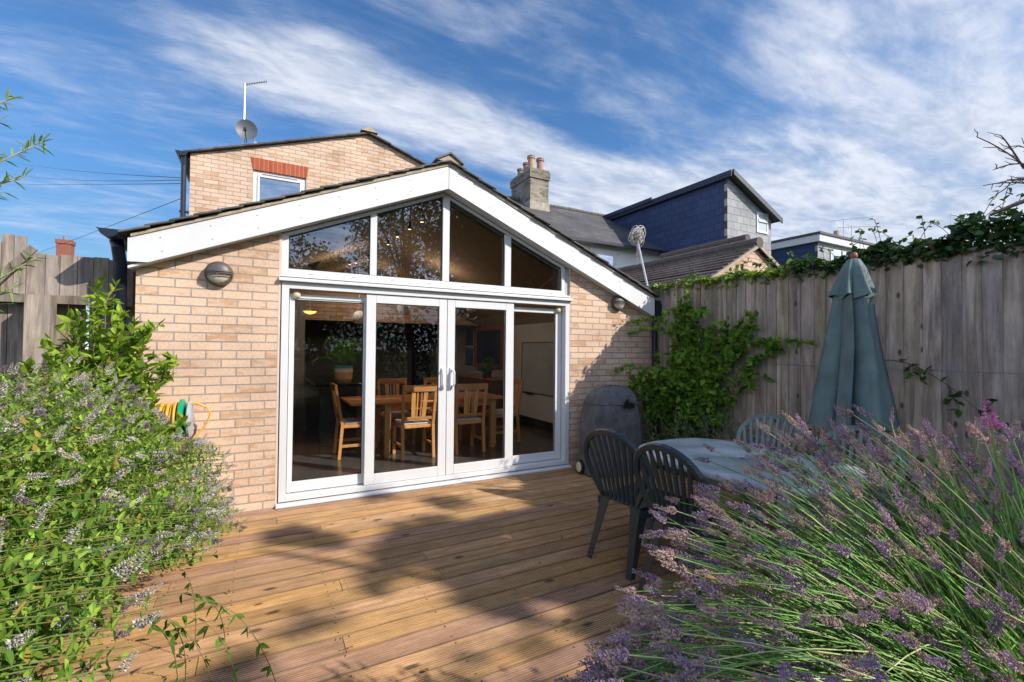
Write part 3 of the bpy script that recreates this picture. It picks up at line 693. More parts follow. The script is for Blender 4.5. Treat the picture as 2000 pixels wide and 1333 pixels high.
p_ = root('wall_picture', (3.05, 7.28, 1.40), 'dim blue grey landscape picture on the far interior wall', 'picture')
g = G(); g.box(-.33, .33, -.01, .0, 0, .48); g.obj('canvas', plain('blue_print2', (.06, .09, .13), .6, var=.6, nscale=5), p_)
sb = root('sideboard', (4.16, 4.5, .013), 'dark sideboard under the framed blackboard', 'cabinet')
g = G(); g.box(-.22, .2, -.9, .9, 0, .82); g.obj('cabinet', plain('mahogany', (.12, .04, .02), .4), sb, bevel=.005)
g = G(); g.box(-.25, .2, -.93, .93, .8205, .85); g.obj('cabinet_top', OAKX, sb)
vs = root('flower_vase', (4.1, 4.05, .864), 'dark vase with a round green bunch on the sideboard', 'vase')
g = G(); g.lathe([(.05, 0), (.065, .1), (.05, .22), (.06, .25)], n=14); g.obj('vase', INTDARK, vs, smooth=True)
g = G(); D = rng.normal(size=(90, 3)); g.leaves(unit(D)*.05+[0, 0, .33], D, rng.normal(size=(90, 3)), .07, .04, [.10, .22, .04]); g.obj('foliage', LEAF, vs)
ip = root('house_plant', (3.9, 3.8, .864), 'spiky house plant on the sideboard seen over the chair backs', 'plant')
g = G(); g.lathe([(.05, 0), (.07, .1)], n=14); g.obj('pot', INTDARK, ip)
g = G(); N = 36; a_ = rng.uniform(0, 6.28, N); D = np.stack([np.cos(a_), np.sin(a_), rng.uniform(.5, 2, N)], 1); g.leaves(np.tile([0, 0, .1], (N, 1)), D, np.tile([0, 0, 1.], (N, 1)), rng.uniform(.2, .33, N), .018, [.06, .17, .04], droop=.25); g.obj('foliage', LEAF, ip)

# ---- wall lamps
def wall_lamp(x_, z_, label):
    l = root('bulkhead_lamp', (x_, 0, z_), label, 'wall lamp', 'round bulkhead lamps on the brick gable'); l.scale = (.88, .88, .88)
    g = G(); g.lathe([(.118, 0), (.122, -.012), (.118, -.05), (.112, -.055), (.0, -.055)][::-1], n=36, axis=1); g.obj('lamp_base', plain('brown_metal', (.085, .07, .065), .45, var=.2), l, smooth=False)
    # domed hood, upper half
    g = G(); V = []; F = []; nu, nv = 24, 8
    for i in range(nv+1):
        ph = (math.pi/2)*i/nv
        for k in range(nu+1):
            th = -.12+(math.pi+.24)*k/nu
            r_ = .117*math.cos(ph*.98); V.append((r_*math.cos(th), -.056-.062*math.sin(ph), r_*math.sin(th)))
    for i in range(nv):
        for k in range(nu): a = i*(nu+1)+k; F.append((a, a+1, a+nu+2, a+nu+1))
    g.add(V, F); g.obj('hood', MATS['brown_metal'], l, smooth=True)
    g = G(); g.lathe([(0, -.108), (.05, -.102), (.085, -.084), (.104, -.057)], n=30, axis=1); g.obj('diffuser', plain('ribbed_glass', (.55, .50, .42), .25, var=.3, nscale=40), l, smooth=True)
    for zz_ in (-.004, -.022, .014):
        r_ = math.sqrt(.118**2-zz_**2)
        g = G(); g.tube([(r_*math.cos(t), -.056-.066*math.sin(t), zz_) for t in np.linspace(0, math.pi, 17)], .0045, 6); g.obj('guard_bar', MATS['brown_metal'], l)
    return l
wall_lamp(-.452, 2.088, 'round hooded brown bulkhead lamp on the brickwork left of the gable window')
wall_lamp(4.03, 2.088, 'round hooded brown bulkhead lamp on the brickwork right of the gable window')

# ---- hose reel on the wall
hr = root('hose_reel', (-.70, -.13, .86), 'wall hose reel with yellow hose, green hub disc and grey bracket above the mint', 'hose reel')
g = G(); g.lathe([(.15, -.0), (.17, .01), (.17, .03), (.15, .04)], (.0, 0, 0), 28, axis=0); g.obj('reel_disc', GREENHUB, hr)
g = G(); g.lathe([(.13, .055), (.15, .065), (.15, .08), (.12, .09)], (.0, 0, 0), 28, axis=0); g.obj('side_plate', GREYPL, hr)
g = G()
for i in range(9):
    for r_ in ((.085, .105, .125, .140) if i % 2 == 0 else (.075, .095, .115)):
        g.tube([(-.02-i*.022, r_*math.cos(t), r_*math.sin(t)) for t in np.linspace(0, 2*math.pi, 22)[:-1]], .0105, 6, closed=True)
g.obj('hose', YELLOW, hr, smooth=True)
g = G(); g.tube([(.06, -.02, .13), (.12, -.03, .135), (.19, -.02, .10), (.215, 0, .04), (.19, .02, -.04), (.12, .02, -.14), (.05, .0, -.22)], .008, 6); g.obj('hose_end', YELLOW, hr, smooth=True)
g = G(); g.bar((-.24, -.16, -.01), (.09, -.16, -.01), .02, .02); g.bar((.09, -.16, -.01), (.09, .13, -.01), .02, .02); g.bar((-.24, -.16, -.01), (-.24, .13, -.01), .02, .02); g.obj('bracket', METAL, hr)

# ------------------------------------------------------------------ two-storey house behind
uh = wroot('brick_house', (1.75, 5, 0), 'two storey buff brick house wing rising behind the extension roof', 'house')
ULX, UXC, UZ = -1.26, 1.76, 5.86; US = (5.86-4.83)/(UXC-ULX)
UXR = 2*UXC-ULX
wx0, wx1, wz1, wz0 = -.30, .60, 4.74, 3.75
lz0, lz1 = 4.742, 4.965
g = G()
def ut(x): return UZ-US*abs(x-UXC)
g.prism([(ULX, 2), (wx0, 2), (wx0, ut(wx0)), (ULX, ut(ULX))], 5.02, 5.25)
g.prism([(wx1, 2), (UXR, 2), (UXR, ut(UXR)), (UXC, UZ), (wx1, ut(wx1))], 5.02, 5.25)
g.prism([(wx0, lz1+.002), (wx1, lz1+.002), (wx1, ut(wx1)), (wx0, ut(wx0))], 5.02, 5.25)
g.box(wx0, wx1, 5.02, 5.25, 2, wz0)
g.obj('brick_wall', BRICK, uh)
g = G(); g.prism([(wx0-.045, lz1), (wx0-.005, lz0), (wx1+.005, lz0), (wx1+.045, lz1)], 5.012, 5.10); g.obj('lintel', REDSOLDIER, uh)
g = G(); g.box(ULX+.01, ULX+.25, 5.26, 9, 2, 4.7); g.box(UXR-.25, UXR-.01, 5.26, 9, 2, 4.7); g.obj('side_wall', BRICKY, uh)
g = G(); g.box(wx0, wx0+.07, 5.05, 5.12, wz0, wz1); g.box(wx1-.07, wx1, 5.05, 5.12, wz0, wz1); g.box(wx0+.07, wx1-.07, 5.05, 5.12, wz1-.07, wz1); g.box(wx0+.07, wx1-.07, 5.05, 5.12, wz0, wz0+.07)
g.box(wx0+.072, wx0+.11, 5.035, 5.10, wz0+.08, wz1-.072); g.box(wx1-.11, wx1-.072, 5.035, 5.10, wz0+.08, wz1-.072); g.box(wx0+.11, wx1-.11, 5.035, 5.10, wz1-.11, wz1-.072)
g.box(wx0+.15, wx1-.15, 5.03, 5.05, wz1-.05, wz1-.035)
wd_ = g.obj('window', UPVC, uh, bevel=.003)
g = G(); g.box(wx0+.10, wx1-.10, 5.06, 5.065, wz0, wz1-.1); sub(wd_, g, 'window_pane', GLASSW, uh.location)
g = G(); g.box(wx0+.05, wx1-.05, 5.13, 5.14, wz0, wz1); sub(wd_, g, 'blind', plain('dim_blind', (.10, .17, .26), .8), uh.location)
for s_ in (-1, 1):
    g = G(); xe = UXC+s_*(UXC-ULX+.10)
    for i in range(14):
        L = abs(xe-UXC); a0 = L*i/14; a1 = min(L, L*(i+1)/14+.04)
        for j in range(5):
            ya = 4.93+j*.9+(random.uniform(-.015, .01) if j == 0 else 0); yb = 4.93+(j+1)*.9-.01
            xa = xe-s_*a0; xb = xe-s_*a1; za = UZ-US*L+US*a0+.045; zb = UZ-US*L+US*a1+.032
            V = [(xa, ya, za), (xb, ya, zb), (xb, yb, zb), (xa, yb, za), (xa, ya, za-.03), (xb, ya, zb-.025), (xb, yb, zb-.025), (xa, yb, za-.03)]
            t_ = random.uniform(.6, 1.2); g.add(V, [(0, 1, 2, 3), (7, 6, 5, 4), (0, 4, 5, 1), (1, 5, 6, 2), (2, 6, 7, 3), (3, 7, 4, 0)], (t_, t_, t_))
    g.obj('roof_slope', SLATE, uh)
g = G(); g.prism([(UXC-.17, UZ+.03), (UXC, UZ+.13), (UXC+.17, UZ+.03)], 4.90, 9.4); rg = g.obj('ridge', MORTAR, uh)
gg = G(); gg.prism([(ULX-.0+a*1.2-.12, 4.80+c_) for a, c_ in [(-.075, .02), (-.06, -.03), (-.03, -.055), (.03, -.055), (.06, -.03), (.075, .02)]], 4.92, 9.3); gg.obj('gutter', BLACKPL, uh)
g = G(); g.tube([(ULX-.09, 5.0, 4.77), (ULX-.09, 5.02, 4.6), (ULX-.09, 5.02, 2.2)], .04, 12); g.box(ULX-.14, ULX-.0, 4.985, 5.05, 3.78, 3.81); g.obj('downpipe', BLACKPL, uh, smooth=False)
# aerial and dish
ae = root('tv_aerial', (-.47, 5.3, 5.15), 'tall steel mast with a small angled aerial above the brick house roof', 'aerial')
g = G(); g.tube([(0, 0, 0), (0.0, 0, 1.28)], .018, 8); g.obj('mast', METAL, ae)
g = G(); g.tube([(-.02, 0, 1.26), (.36, 0, 1.43)], .010, 6)
for t_ in np.linspace(.05, 1, 10): g.bar((-.02+.38*t_, -.07, 1.26+.17*t_), (-.02+.38*t_, .07, 1.26+.17*t_), .006, .006)
g.obj('aerial_arm', METAL, ae)
sdh = root('satellite_dish', (-.42, 5.15, 5.16), 'round dark mesh satellite dish on the roof edge beside the mast', 'satellite dish')
g = G(); V = []; F = []; n = 24
for i in range(5):
    r_ = .19*i/4
    for k in range(n):
        t_ = 2*math.pi*k/n; V.append((r_*math.cos(t_)*.94, .05-.05*(r_/.19)**2, .35+r_*math.sin(t_)))
for i in range(4):
    for k in range(n): F.append((i*n+k, i*n+(k+1) % n, (i+1)*n+(k+1) % n, (i+1)*n+k))
g.add(V, F); g.obj('dish', DISH, sdh, smooth=True)
g = G(); g.tube([(0, .0, .1), (-.02, -.14, .27)], .008, 6); g.box(-.05, .0, -.19, -.12, .26, .31); g.obj('feed_horn', BLACKPL, sdh)
g = G(); g.tube([(.1, .06, .25), (.16, .08, .12), (.16, .1, 0)], .014, 6); g.box(.12, .2, .04, .12, .10, .16); g.obj('bracket', METAL, sdh)

# telephone wires on the left
def wire(a, c_, sag, label):
    t_ = np.linspace(0, 1, 14); P = np.outer(1-t_, a)+np.outer(t_, c_); P[:, 2] -= sag*4*t_*(1-t_)
    g = G(); g.tube(P, .0075, 4); o = g.obj('telephone_wire', BLACKPL); tag(o, label, 'wire', 'overhead wires left of the house')
wire(px(-40, 300, 30), px(362, 348, 9.5), .25, 'uppermost overhead wire running to the back of the brick house')
wire(px(-40, 322, 30), px(362, 352, 9.5), .35, 'second overhead wire just below the uppermost one')
wire(px(-40, 358, 30), px(362, 359, 9.5), .05, 'straight level overhead wire behind the black downpipe')
wire(px(-60, 540, 40), px(362, 385, 9.5), .1, 'rising overhead wire crossing above the distant red chimney')

# ------------------------------------------------------------------ terrace houses behind
te = wroot('terrace_house', (8, 9, 0), 'old terrace with dark slate roof and white rear wall behind the extension', 'house')
g = G(); g.box(4.0, 14.5, 6.6, 6.85, 0, 4.74); g.obj('rendered_wall', WHITEWALL, te)
RZ = 6.75
def roofpoly(g, x0, x1, ya, za, yb, zb, th=.08):
    V = [(x0, ya, za), (x1, ya, za), (x1, yb, zb), (x0, yb, zb)]; V += [(a, c_, d_-th) for a, c_, d_ in V]
    g.add(V, [(0, 1, 2, 3), (7, 6, 5, 4), (0, 4, 5, 1), (1, 5, 6, 2), (2, 6, 7, 3), (3, 7, 4, 0)])
g = G(); roofpoly(g, 3.8, 14.8, 6.35, 4.80, 9.5, RZ); roofpoly(g, 3.8, 14.8, 12.6, 4.8, 9.505, RZ); rf = g.obj('roof_slope', SLATEROOF, te)
g = G()
for k_ in range(32):
    x_ = 3.8+k_*.345; g.tube([(x_, 9.5, RZ), (x_+.335, 9.5, RZ)], .09+random.uniform(-.008, .01), 8)
sub(rf, g, 'ridge_tile', SLATE, te.location)['kind'] = 'stuff'
g = G(); g.prism([(6.25, 4.70), (6.25, 4.77), (6.33, 4.80), (6.38, 4.67)], 3.8, 14.5, axis=0); g.obj('gutter', BLACKPL, te)
wp = pxon(1166, 490, 1, 6.6); wq = pxon(1199, 520, 1, 6.6)
g = G(); zt_ = 4.50; g.box(wp[0]-.1, wq[0]+.06, 6.55, 6.6, 3.4, zt_); g.box(wp[0]-.3, wq[0]+.22, 6.57, 6.597, zt_+.002, zt_+.1)
wn = g.obj('window', UPVC, te); g = G(); g.box(wp[0], wq[0]-.06, 6.54, 6.549, 3.4, zt_-.08); sub(wn, g, 'window_pane', GLASSW, te.location)
g = G(); g.box(wp[0], wq[0]-.06, 6.5495, 6.5499, 3.4, zt_-.08); 
ch = wroot('brick_chimney', (7.8, 9.0, 0), 'weathered yellow stock brick chimney stack with four clay pots', 'chimney')
cx0, cx1, cy0, cy1 = 7.88, 8.62, 8.75, 10.1
g = G(); g.box(cx0, cx1, cy0, cy1, 5.6, 7.36); g.box(cx0-.04, cx1+.04, cy0-.04, cy1+.04, 7.3605, 7.62); g.box(cx0-.01, cx1+.01, cy0-.01, cy1+.01, 7.6205, 7.70)
st_ = g.obj('stack', YELBRICK, ch)
# side faces need the y-z pattern: thin brick skin with shade put into its darker colour
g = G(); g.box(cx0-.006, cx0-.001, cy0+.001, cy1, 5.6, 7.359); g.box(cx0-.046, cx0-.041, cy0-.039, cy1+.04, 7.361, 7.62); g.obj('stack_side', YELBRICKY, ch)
g = G(); g.box(cx0-.03, cx1+.03, cy0-.03, cy1, 5.9, 6.55); g.obj('lead_flashing', plain('mortar_flash', (.35, .31, .25), .8, var=.3), ch)
for i, (x_, y_, h_, r_, c_) in enumerate([(8.05, 9.0, .50, .13, (1.1, .95, .8)), (8.42, 9.0, .48, .13, (.95, .8, .85)), (8.08, 9.4, .40, .11, (.75, .75, .8)), (8.10, 9.85, .34, .11, (.6, .65, .75))]):
    g = G(); g.lathe([(r_, 7.69), (r_*.92, 7.69+h_*.5), (r_*.9, 7.69+h_*.8), (r_*1.12, 7.69+h_*.82), (r_*1.12, 7.69+h_*.9), (r_*1.0, 7.69+h_*.92), (r_*1.12, 7.69+h_), (r_*.8, 7.69+h_), (r_*.8, 7.69+h_*.7), (0, 7.69+h_*.7)], (x_, y_, 0), 16, c_); g.obj('chimney_pot', TERRA, ch)
# slate clad dormer wing
dw = wroot('slate_dormer', (11.8, 6, 0), 'large slate hung dormer extension with a sloping roof and small white window', 'dormer')
dx0, dx1, dy0 = 11.8, 13.9, 4.06
zl, zr = 6.62, 5.62
g = G(); g.prism([(dx0, 3.6), (dx1, 3.6), (dx1, zr-.05), (dx0, zl-.05)], dy0, dy0+.1); g.obj('front_wall', SLATECLAD, dw)
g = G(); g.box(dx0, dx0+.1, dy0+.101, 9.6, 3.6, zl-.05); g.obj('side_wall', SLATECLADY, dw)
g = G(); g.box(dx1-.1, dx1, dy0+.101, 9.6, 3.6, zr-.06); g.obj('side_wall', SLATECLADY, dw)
g = G(); sl = (zl-zr)/(dx1-dx0)
g.prism([(dx0-.12, zl+.06), (dx0-.02, zl+.11), (dx1+.22, zr-.0), (dx1+.22, zr-.08), (dx0-.02, zl+.02), (dx0-.12, zl+.02)], dy0-.2, 9.9); g.obj('roof', plain('grey_felt', (.07, .07, .08), .7), dw)
g = G(); g.prism([(dx0-.02, zl+.105), (dx1+.24, zr+.005), (dx1+.24, zr-.15), (dx0-.02, zl-.05)], dy0-.235, dy0-.202)
g.obj('fascia', plain('grey_board', (.055, .06, .075), .6), dw)
g = G(); g.box(dx0-.15, dx0-.121, dy0-.23, 9.9, zl-.12, zl+.06); g.box(dx0-.20, dx0-.151, dy0+2.8, 9.9, zl-.02, zl+.12); g.obj('fascia', plain('navy_board', (.018, .026, .055), .6), dw)
a_, c_ = pxon(1479, 416, 1, dy0), pxon(1497, 457, 1, dy0)
g = G(); X0, X1, Z0, Z1 = a_[0]-.05, c_[0]+.05, c_[2]-.02, a_[2]+.02
zm = Z0+(Z1-Z0)*.58
g.box(X0, X0+.06, dy0-.03, dy0-.003, Z0, Z1); g.box(X1-.06, X1, dy0-.03, dy0-.003, Z0, Z1); g.box(X0+.06, X1-.06, dy0-.03, dy0-.003, Z1-.06, Z1); g.box(X0+.06, X1-.06, dy0-.03, dy0-.003, Z0, Z0+.06); g.box(X0+.06, X1-.06, dy0-.05, dy0-.003, zm-.03, zm+.05)
wn = g.obj('window', UPVC, dw)
for za, zb in ((Z0+.06, zm-.03), (zm+.05, Z1-.06)):
    g = G(); g.box(X0+.06, X1-.06, dy0-.015, dy0-.010, za, zb); sub(wn, g, 'window_pane', plain('frosted', (.45, .52, .55), .2), dw.location)
# neighbouring single-storey extensions
def tiled_ext(name, loc, label, ax, yf, z_ap, hw, slope, yb, wallm=BRICK):
    e = wroot(name, loc, label, 'house')
    zz_ = lambda x: z_ap-slope*abs(x-ax)
    g = G(); g.prism([(ax-hw, -.1), (ax+hw, -.1), (ax+hw, zz_(ax+hw)-.08), (ax, z_ap-.08), (ax-hw, zz_(ax-hw)-.08)], yf, yf+.2); g.obj('gable_wall', wallm, e)
    for s_ in (-1, 1):
        g = G(); n = 15
        L = hw+.15
        for i in range(n):
            a0 = L-L*i/n; a1 = L-L*(i+1)/n-.03; a1 = max(a1, 0)
            xa, xb = ax+s_*a0, ax+s_*a1; za, zb = z_ap-slope*a0+.035, z_ap-slope*a1
            V = [(xa, yf-.06, za), (xb, yf-.06, zb), (xb, yb, zb), (xa, yb, za), (xa, yf-.06, za-.035), (xb, yf-.06, zb-.035), (xb, yb, zb-.035), (xa, yb, za-.035)]
            g.add(V, [(0, 1, 2, 3), (7, 6, 5, 4), (0, 4, 5, 1), (1, 5, 6, 2), (2, 6, 7, 3), (3, 7, 4, 0)])
        rf = g.obj('roof_slope', TILEROOF, e)
        g = G(); g.prism([(ax, z_ap-.001), (ax+s_*L, z_ap-slope*L-.001), (ax+s_*L, z_ap-slope*L-.06), (ax, z_ap-.06)], yf-.075, yf-.061); sub(rf, g, 'verge', MORTAR, loc)
    g = G()
    k_ = 0
    while yf+k_*.45 < yb: g.tube([(ax, yf-.08+k_*.45, z_ap+.02), (ax, yf-.08+k_*.45+.44, z_ap+.02)], .10, 8); k_ += 1
    g.obj('ridge', plain('brown_ridge', (.11, .09, .08), .8, var=.3), e)
    return e
tiled_ext('neighbour_extension', (7.45, .3, 0), 'low neighbouring extension with brown tiled roof and buff gable showing over the fence', 7.45, .3, 3.33, 1.9, .55, 6.3)
tiled_ext('neighbour_extension', (10.05, 2.3, 0), 'second tiled roof with a white gable behind the nearer tiled roof', 10.05, 2.3, 4.15, 1.7, .5, 4.7, WHITEWALL)
# far flat-roofed dormer
fd = wroot('flat_dormer', (18.3, 5, 0), 'distant flat roofed dormer with white fascia beyond the ivy', 'dormer')
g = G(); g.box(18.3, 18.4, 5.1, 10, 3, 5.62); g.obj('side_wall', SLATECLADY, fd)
g = G(); g.box(18.3, 22.5, 5.0, 5.1, 3, 5.62); g.obj('front_wall', SLATECLAD, fd)
g = G(); g.box(18.15, 22.7, 4.85, 10, 5.625, 5.88); g.obj('fascia', UPVC2, fd)
g = G(); g.box(18.1, 22.75, 4.8, 10, 5.885, 5.97); g.obj('flat_roof', plain('grey_felt', (.07, .07, .08), .7), fd)
for xw in (19.15, 20.0):
    g = G(); g.box(xw, xw+.7, 4.96, 4.998, 4.6, 5.45); wn = g.obj('window', UPVC, fd)
    g = G(); g.box(xw+.1, xw+.6, 4.95, 4.958, 4.7, 5.35); sub(wn, g, 'window_pane', GLASSW, fd.location)
g = G(); g.box(21.9, 22.2, 6, 6.5, 5.97, 6.5); g.lathe([(.12, 6.5), (.1, 6.8)], (22.05, 6.2, 0), 10); g.obj('flue', TERRA, fd)
for i, (x_, y_, h_, rot, lb) in enumerate([(1648, 470, 1.3, 20, 'yagi aerial with angled boom behind the distant flat dormer, left of the pair'), (1664, 470, 1.0, 5, 'yagi aerial with a long level boom behind the distant flat dormer, right of the pair')]):
    p = px(x_, y_+12, 21.5); a2 = root('rooftop_aerial', tuple(p), lb, 'aerial', 'aerials on the far roofs')
    g = G(); g.tube([(0, 0, 0), (0, 0, h_)], .03, 6); g.obj('mast', METAL, a2)
    g = G(); b0 = np.array([-.6, .3, h_-.12]); b1 = np.array([1.3, -.6, h_+.15*(1-i)]); g.tube([b0, b1], .016, 5)
    for t_ in np.linspace(0, 1, 9): c0 = b0*(1-t_)+b1*t_; g.bar(c0-[.0, .0, .1], c0+[.0, .0, .1], .012, .012)
    g.obj('boom', METAL, a2)
p = px(1856, 470, 10); a3 = root('rooftop_aerial', tuple(p), 'thin lone aerial poking up above the ivy', 'aerial', 'aerials on the far roofs')
g = G(); g.tube([(0, 0, 0), (.05, 0, .55)], .008, 5); g.obj('mast', METAL, a3)
g = G(); g.tube([(.02, 0, .57), (.30, -.05, .56)], .012, 5); g.obj('boom', METAL, a3)
# distant red chimneys on the left
for i, (x_, y_, t_, w_, h_, lb) in enumerate([(128, 478, 36, .85, 2.6, 'small distant red brick chimney above the left fence'), (0, 498, 33, 1.2, 3.0, 'red brick chimney cut off by the left edge of the photo')]):
    p = px(x_, y_, t_); c = wroot('distant_chimney', (p[0], p[1], p[2]-h_), lb, 'chimney')
    g = G(); g.box(p[0]-w_/2, p[0]+w_/2, p[1]-w_/2, p[1]+w_/2, p[2]-h_-6, p[2]); g.obj('stack', REDBRICK, c)
    g = G(); g.box(p[0]-w_/2-.06, p[0]+w_/2+.06, p[1]-w_/2-.06, p[1]+w_/2+.06, p[2]+.001, p[2]+.3); g.obj('cap', REDBRICK, c)
    g = G(); g.lathe([(.13, p[2]+.3), (.11, p[2]+.65)], (p[0]-.05, p[1], 0), 10); g.obj('chimney_pot', plain('grey_pot', (.2, .2, .2), .8), c)

# ------------------------------------------------------------------ fences
fr_ = wroot('timber_fence', (4.75, -3, 0), 'tall weathered close board fence along the right side of the garden', 'fence')
g = G(); y_ = .25; 
def ftop(yy): return 2.385-.028*max(0, -yy)
while y_ > -7.5:
    wd = random.uniform(.112, .132); dz = random.uniform(-.012, .008); tl = random.uniform(-.004, .004)
    t_ = wtint(.80, 1.18, .90, 1.06)
    zt_ = ftop(y_)+dz; x0 = 4.75
    V = [(x0, y_+.012, -.12), (x0-.004, y_+.012, zt_), (x0-.014, y_-wd, -.12), (x0-.016, y_-wd+tl, zt_), (x0+.012, y_+.012, -.12), (x0+.012, y_+.012, zt_), (x0+.006, y_-wd, -.12), (x0+.006, y_-wd+tl, zt_)]
    g.add(V, [(0, 1, 3, 2), (4, 6, 7, 5), (0, 4, 5, 1), (2, 3, 7, 6), (1, 5, 7, 3), (0, 2, 6, 4)], t_)
    y_ -= wd
g.obj('board_panel', FENCE, fr_)
g = G()
for z_ in (.4, 1.2, 2.05): g.box(4.763, 4.81, -7.5, .25, z_, z_+.08, (.4, 1, 1))
g.obj('rail', FENCE, fr_)
for yy in (-.5, -2.9, -5.3):
    g = G(); g.box(4.811, 4.91, yy, yy+.1, -.2, 2.3, wtint()); g.obj('post', FENCE, fr_)
fw = wroot('fence_wire', (4.70, -3, 1.32), 'thin pale training wire stretched along the right fence', 'wire')
g = G(); g.tube([(4.715, .1, 1.345), (4.72, -2.2, 1.325), (4.715, -7, 1.31)], .0022, 5); g.obj('wire', METAL, fw)
g = G()
for yy in (-.3, -2.2, -4.2): g.lathe([(.006, -.02), (.006, .02)], (4.72, yy, 1.33), 6, axis=0)
g.obj('wire_eye', METAL, fw)
fl_ = wroot('timber_fence', (-2, .3, 0), 'ragged silvered timber fence closing the gap left of the brick wall', 'fence')
g = G(); x_ = -1.045
while x_ > -4.2:
    wd = random.uniform(.085, .125); t_ = wtint(.75, 1.2, .9, 1.1)
    zt_ = 2.185+random.uniform(-.01, .006)
    if x_ < -1.72: zt_ = 2.24+random.uniform(-.04, .09); wd = .07
    g.box(x_-wd+.004, x_, .262+random.uniform(0, .006), .282, 1.86, zt_, t_)
    x_ -= wd
x_ = -1.05
while x_ > -4.2:
    wd = random.uniform(.10, .14); t_ = wtint(.7, 1.15, .9, 1.1)
    g.box(x_-wd+.006, x_, .33+random.uniform(0, .01), .352, -.1, 1.85, t_)
    x_ -= wd+random.choice([0, 0, .0, .02])
g.obj('board_panel', FENCEL, fl_)
g = G(); g.box(-4.2, -1.05, .235, .327, 1.79, 1.858, (.3, .85, 1)); g.obj('rail', FENCEL, fl_)
g = G(); g.box(-4.2, -1.05, .245, .329, 1.12, 1.20, (.6, .7, .95)); g.obj('rail', FENCEL, fl_)
g = G(); g.box(-1.70, -1.555, .10, .234, -.1, 1.845, (.1, 1.1, 1)); g.obj('post', FENCEL, fl_)
a_ = pxon(66, 484, 1, .2); c_ = pxon(-20, 560, 1, .2)
g = G(); g.bar(a_, c_, .02, .055, (0, 0, 1), (.8, .9, 1)); lb_ = g.obj('loose_board', FENCEL, fl_)
g = G(); g.box(-1.075, -1.022, .20, .235, 0, 2.15, (.4, .35, .6)); g.obj('end_post', plain('dark_stained', (.12, .04, .03), .7), fl_)

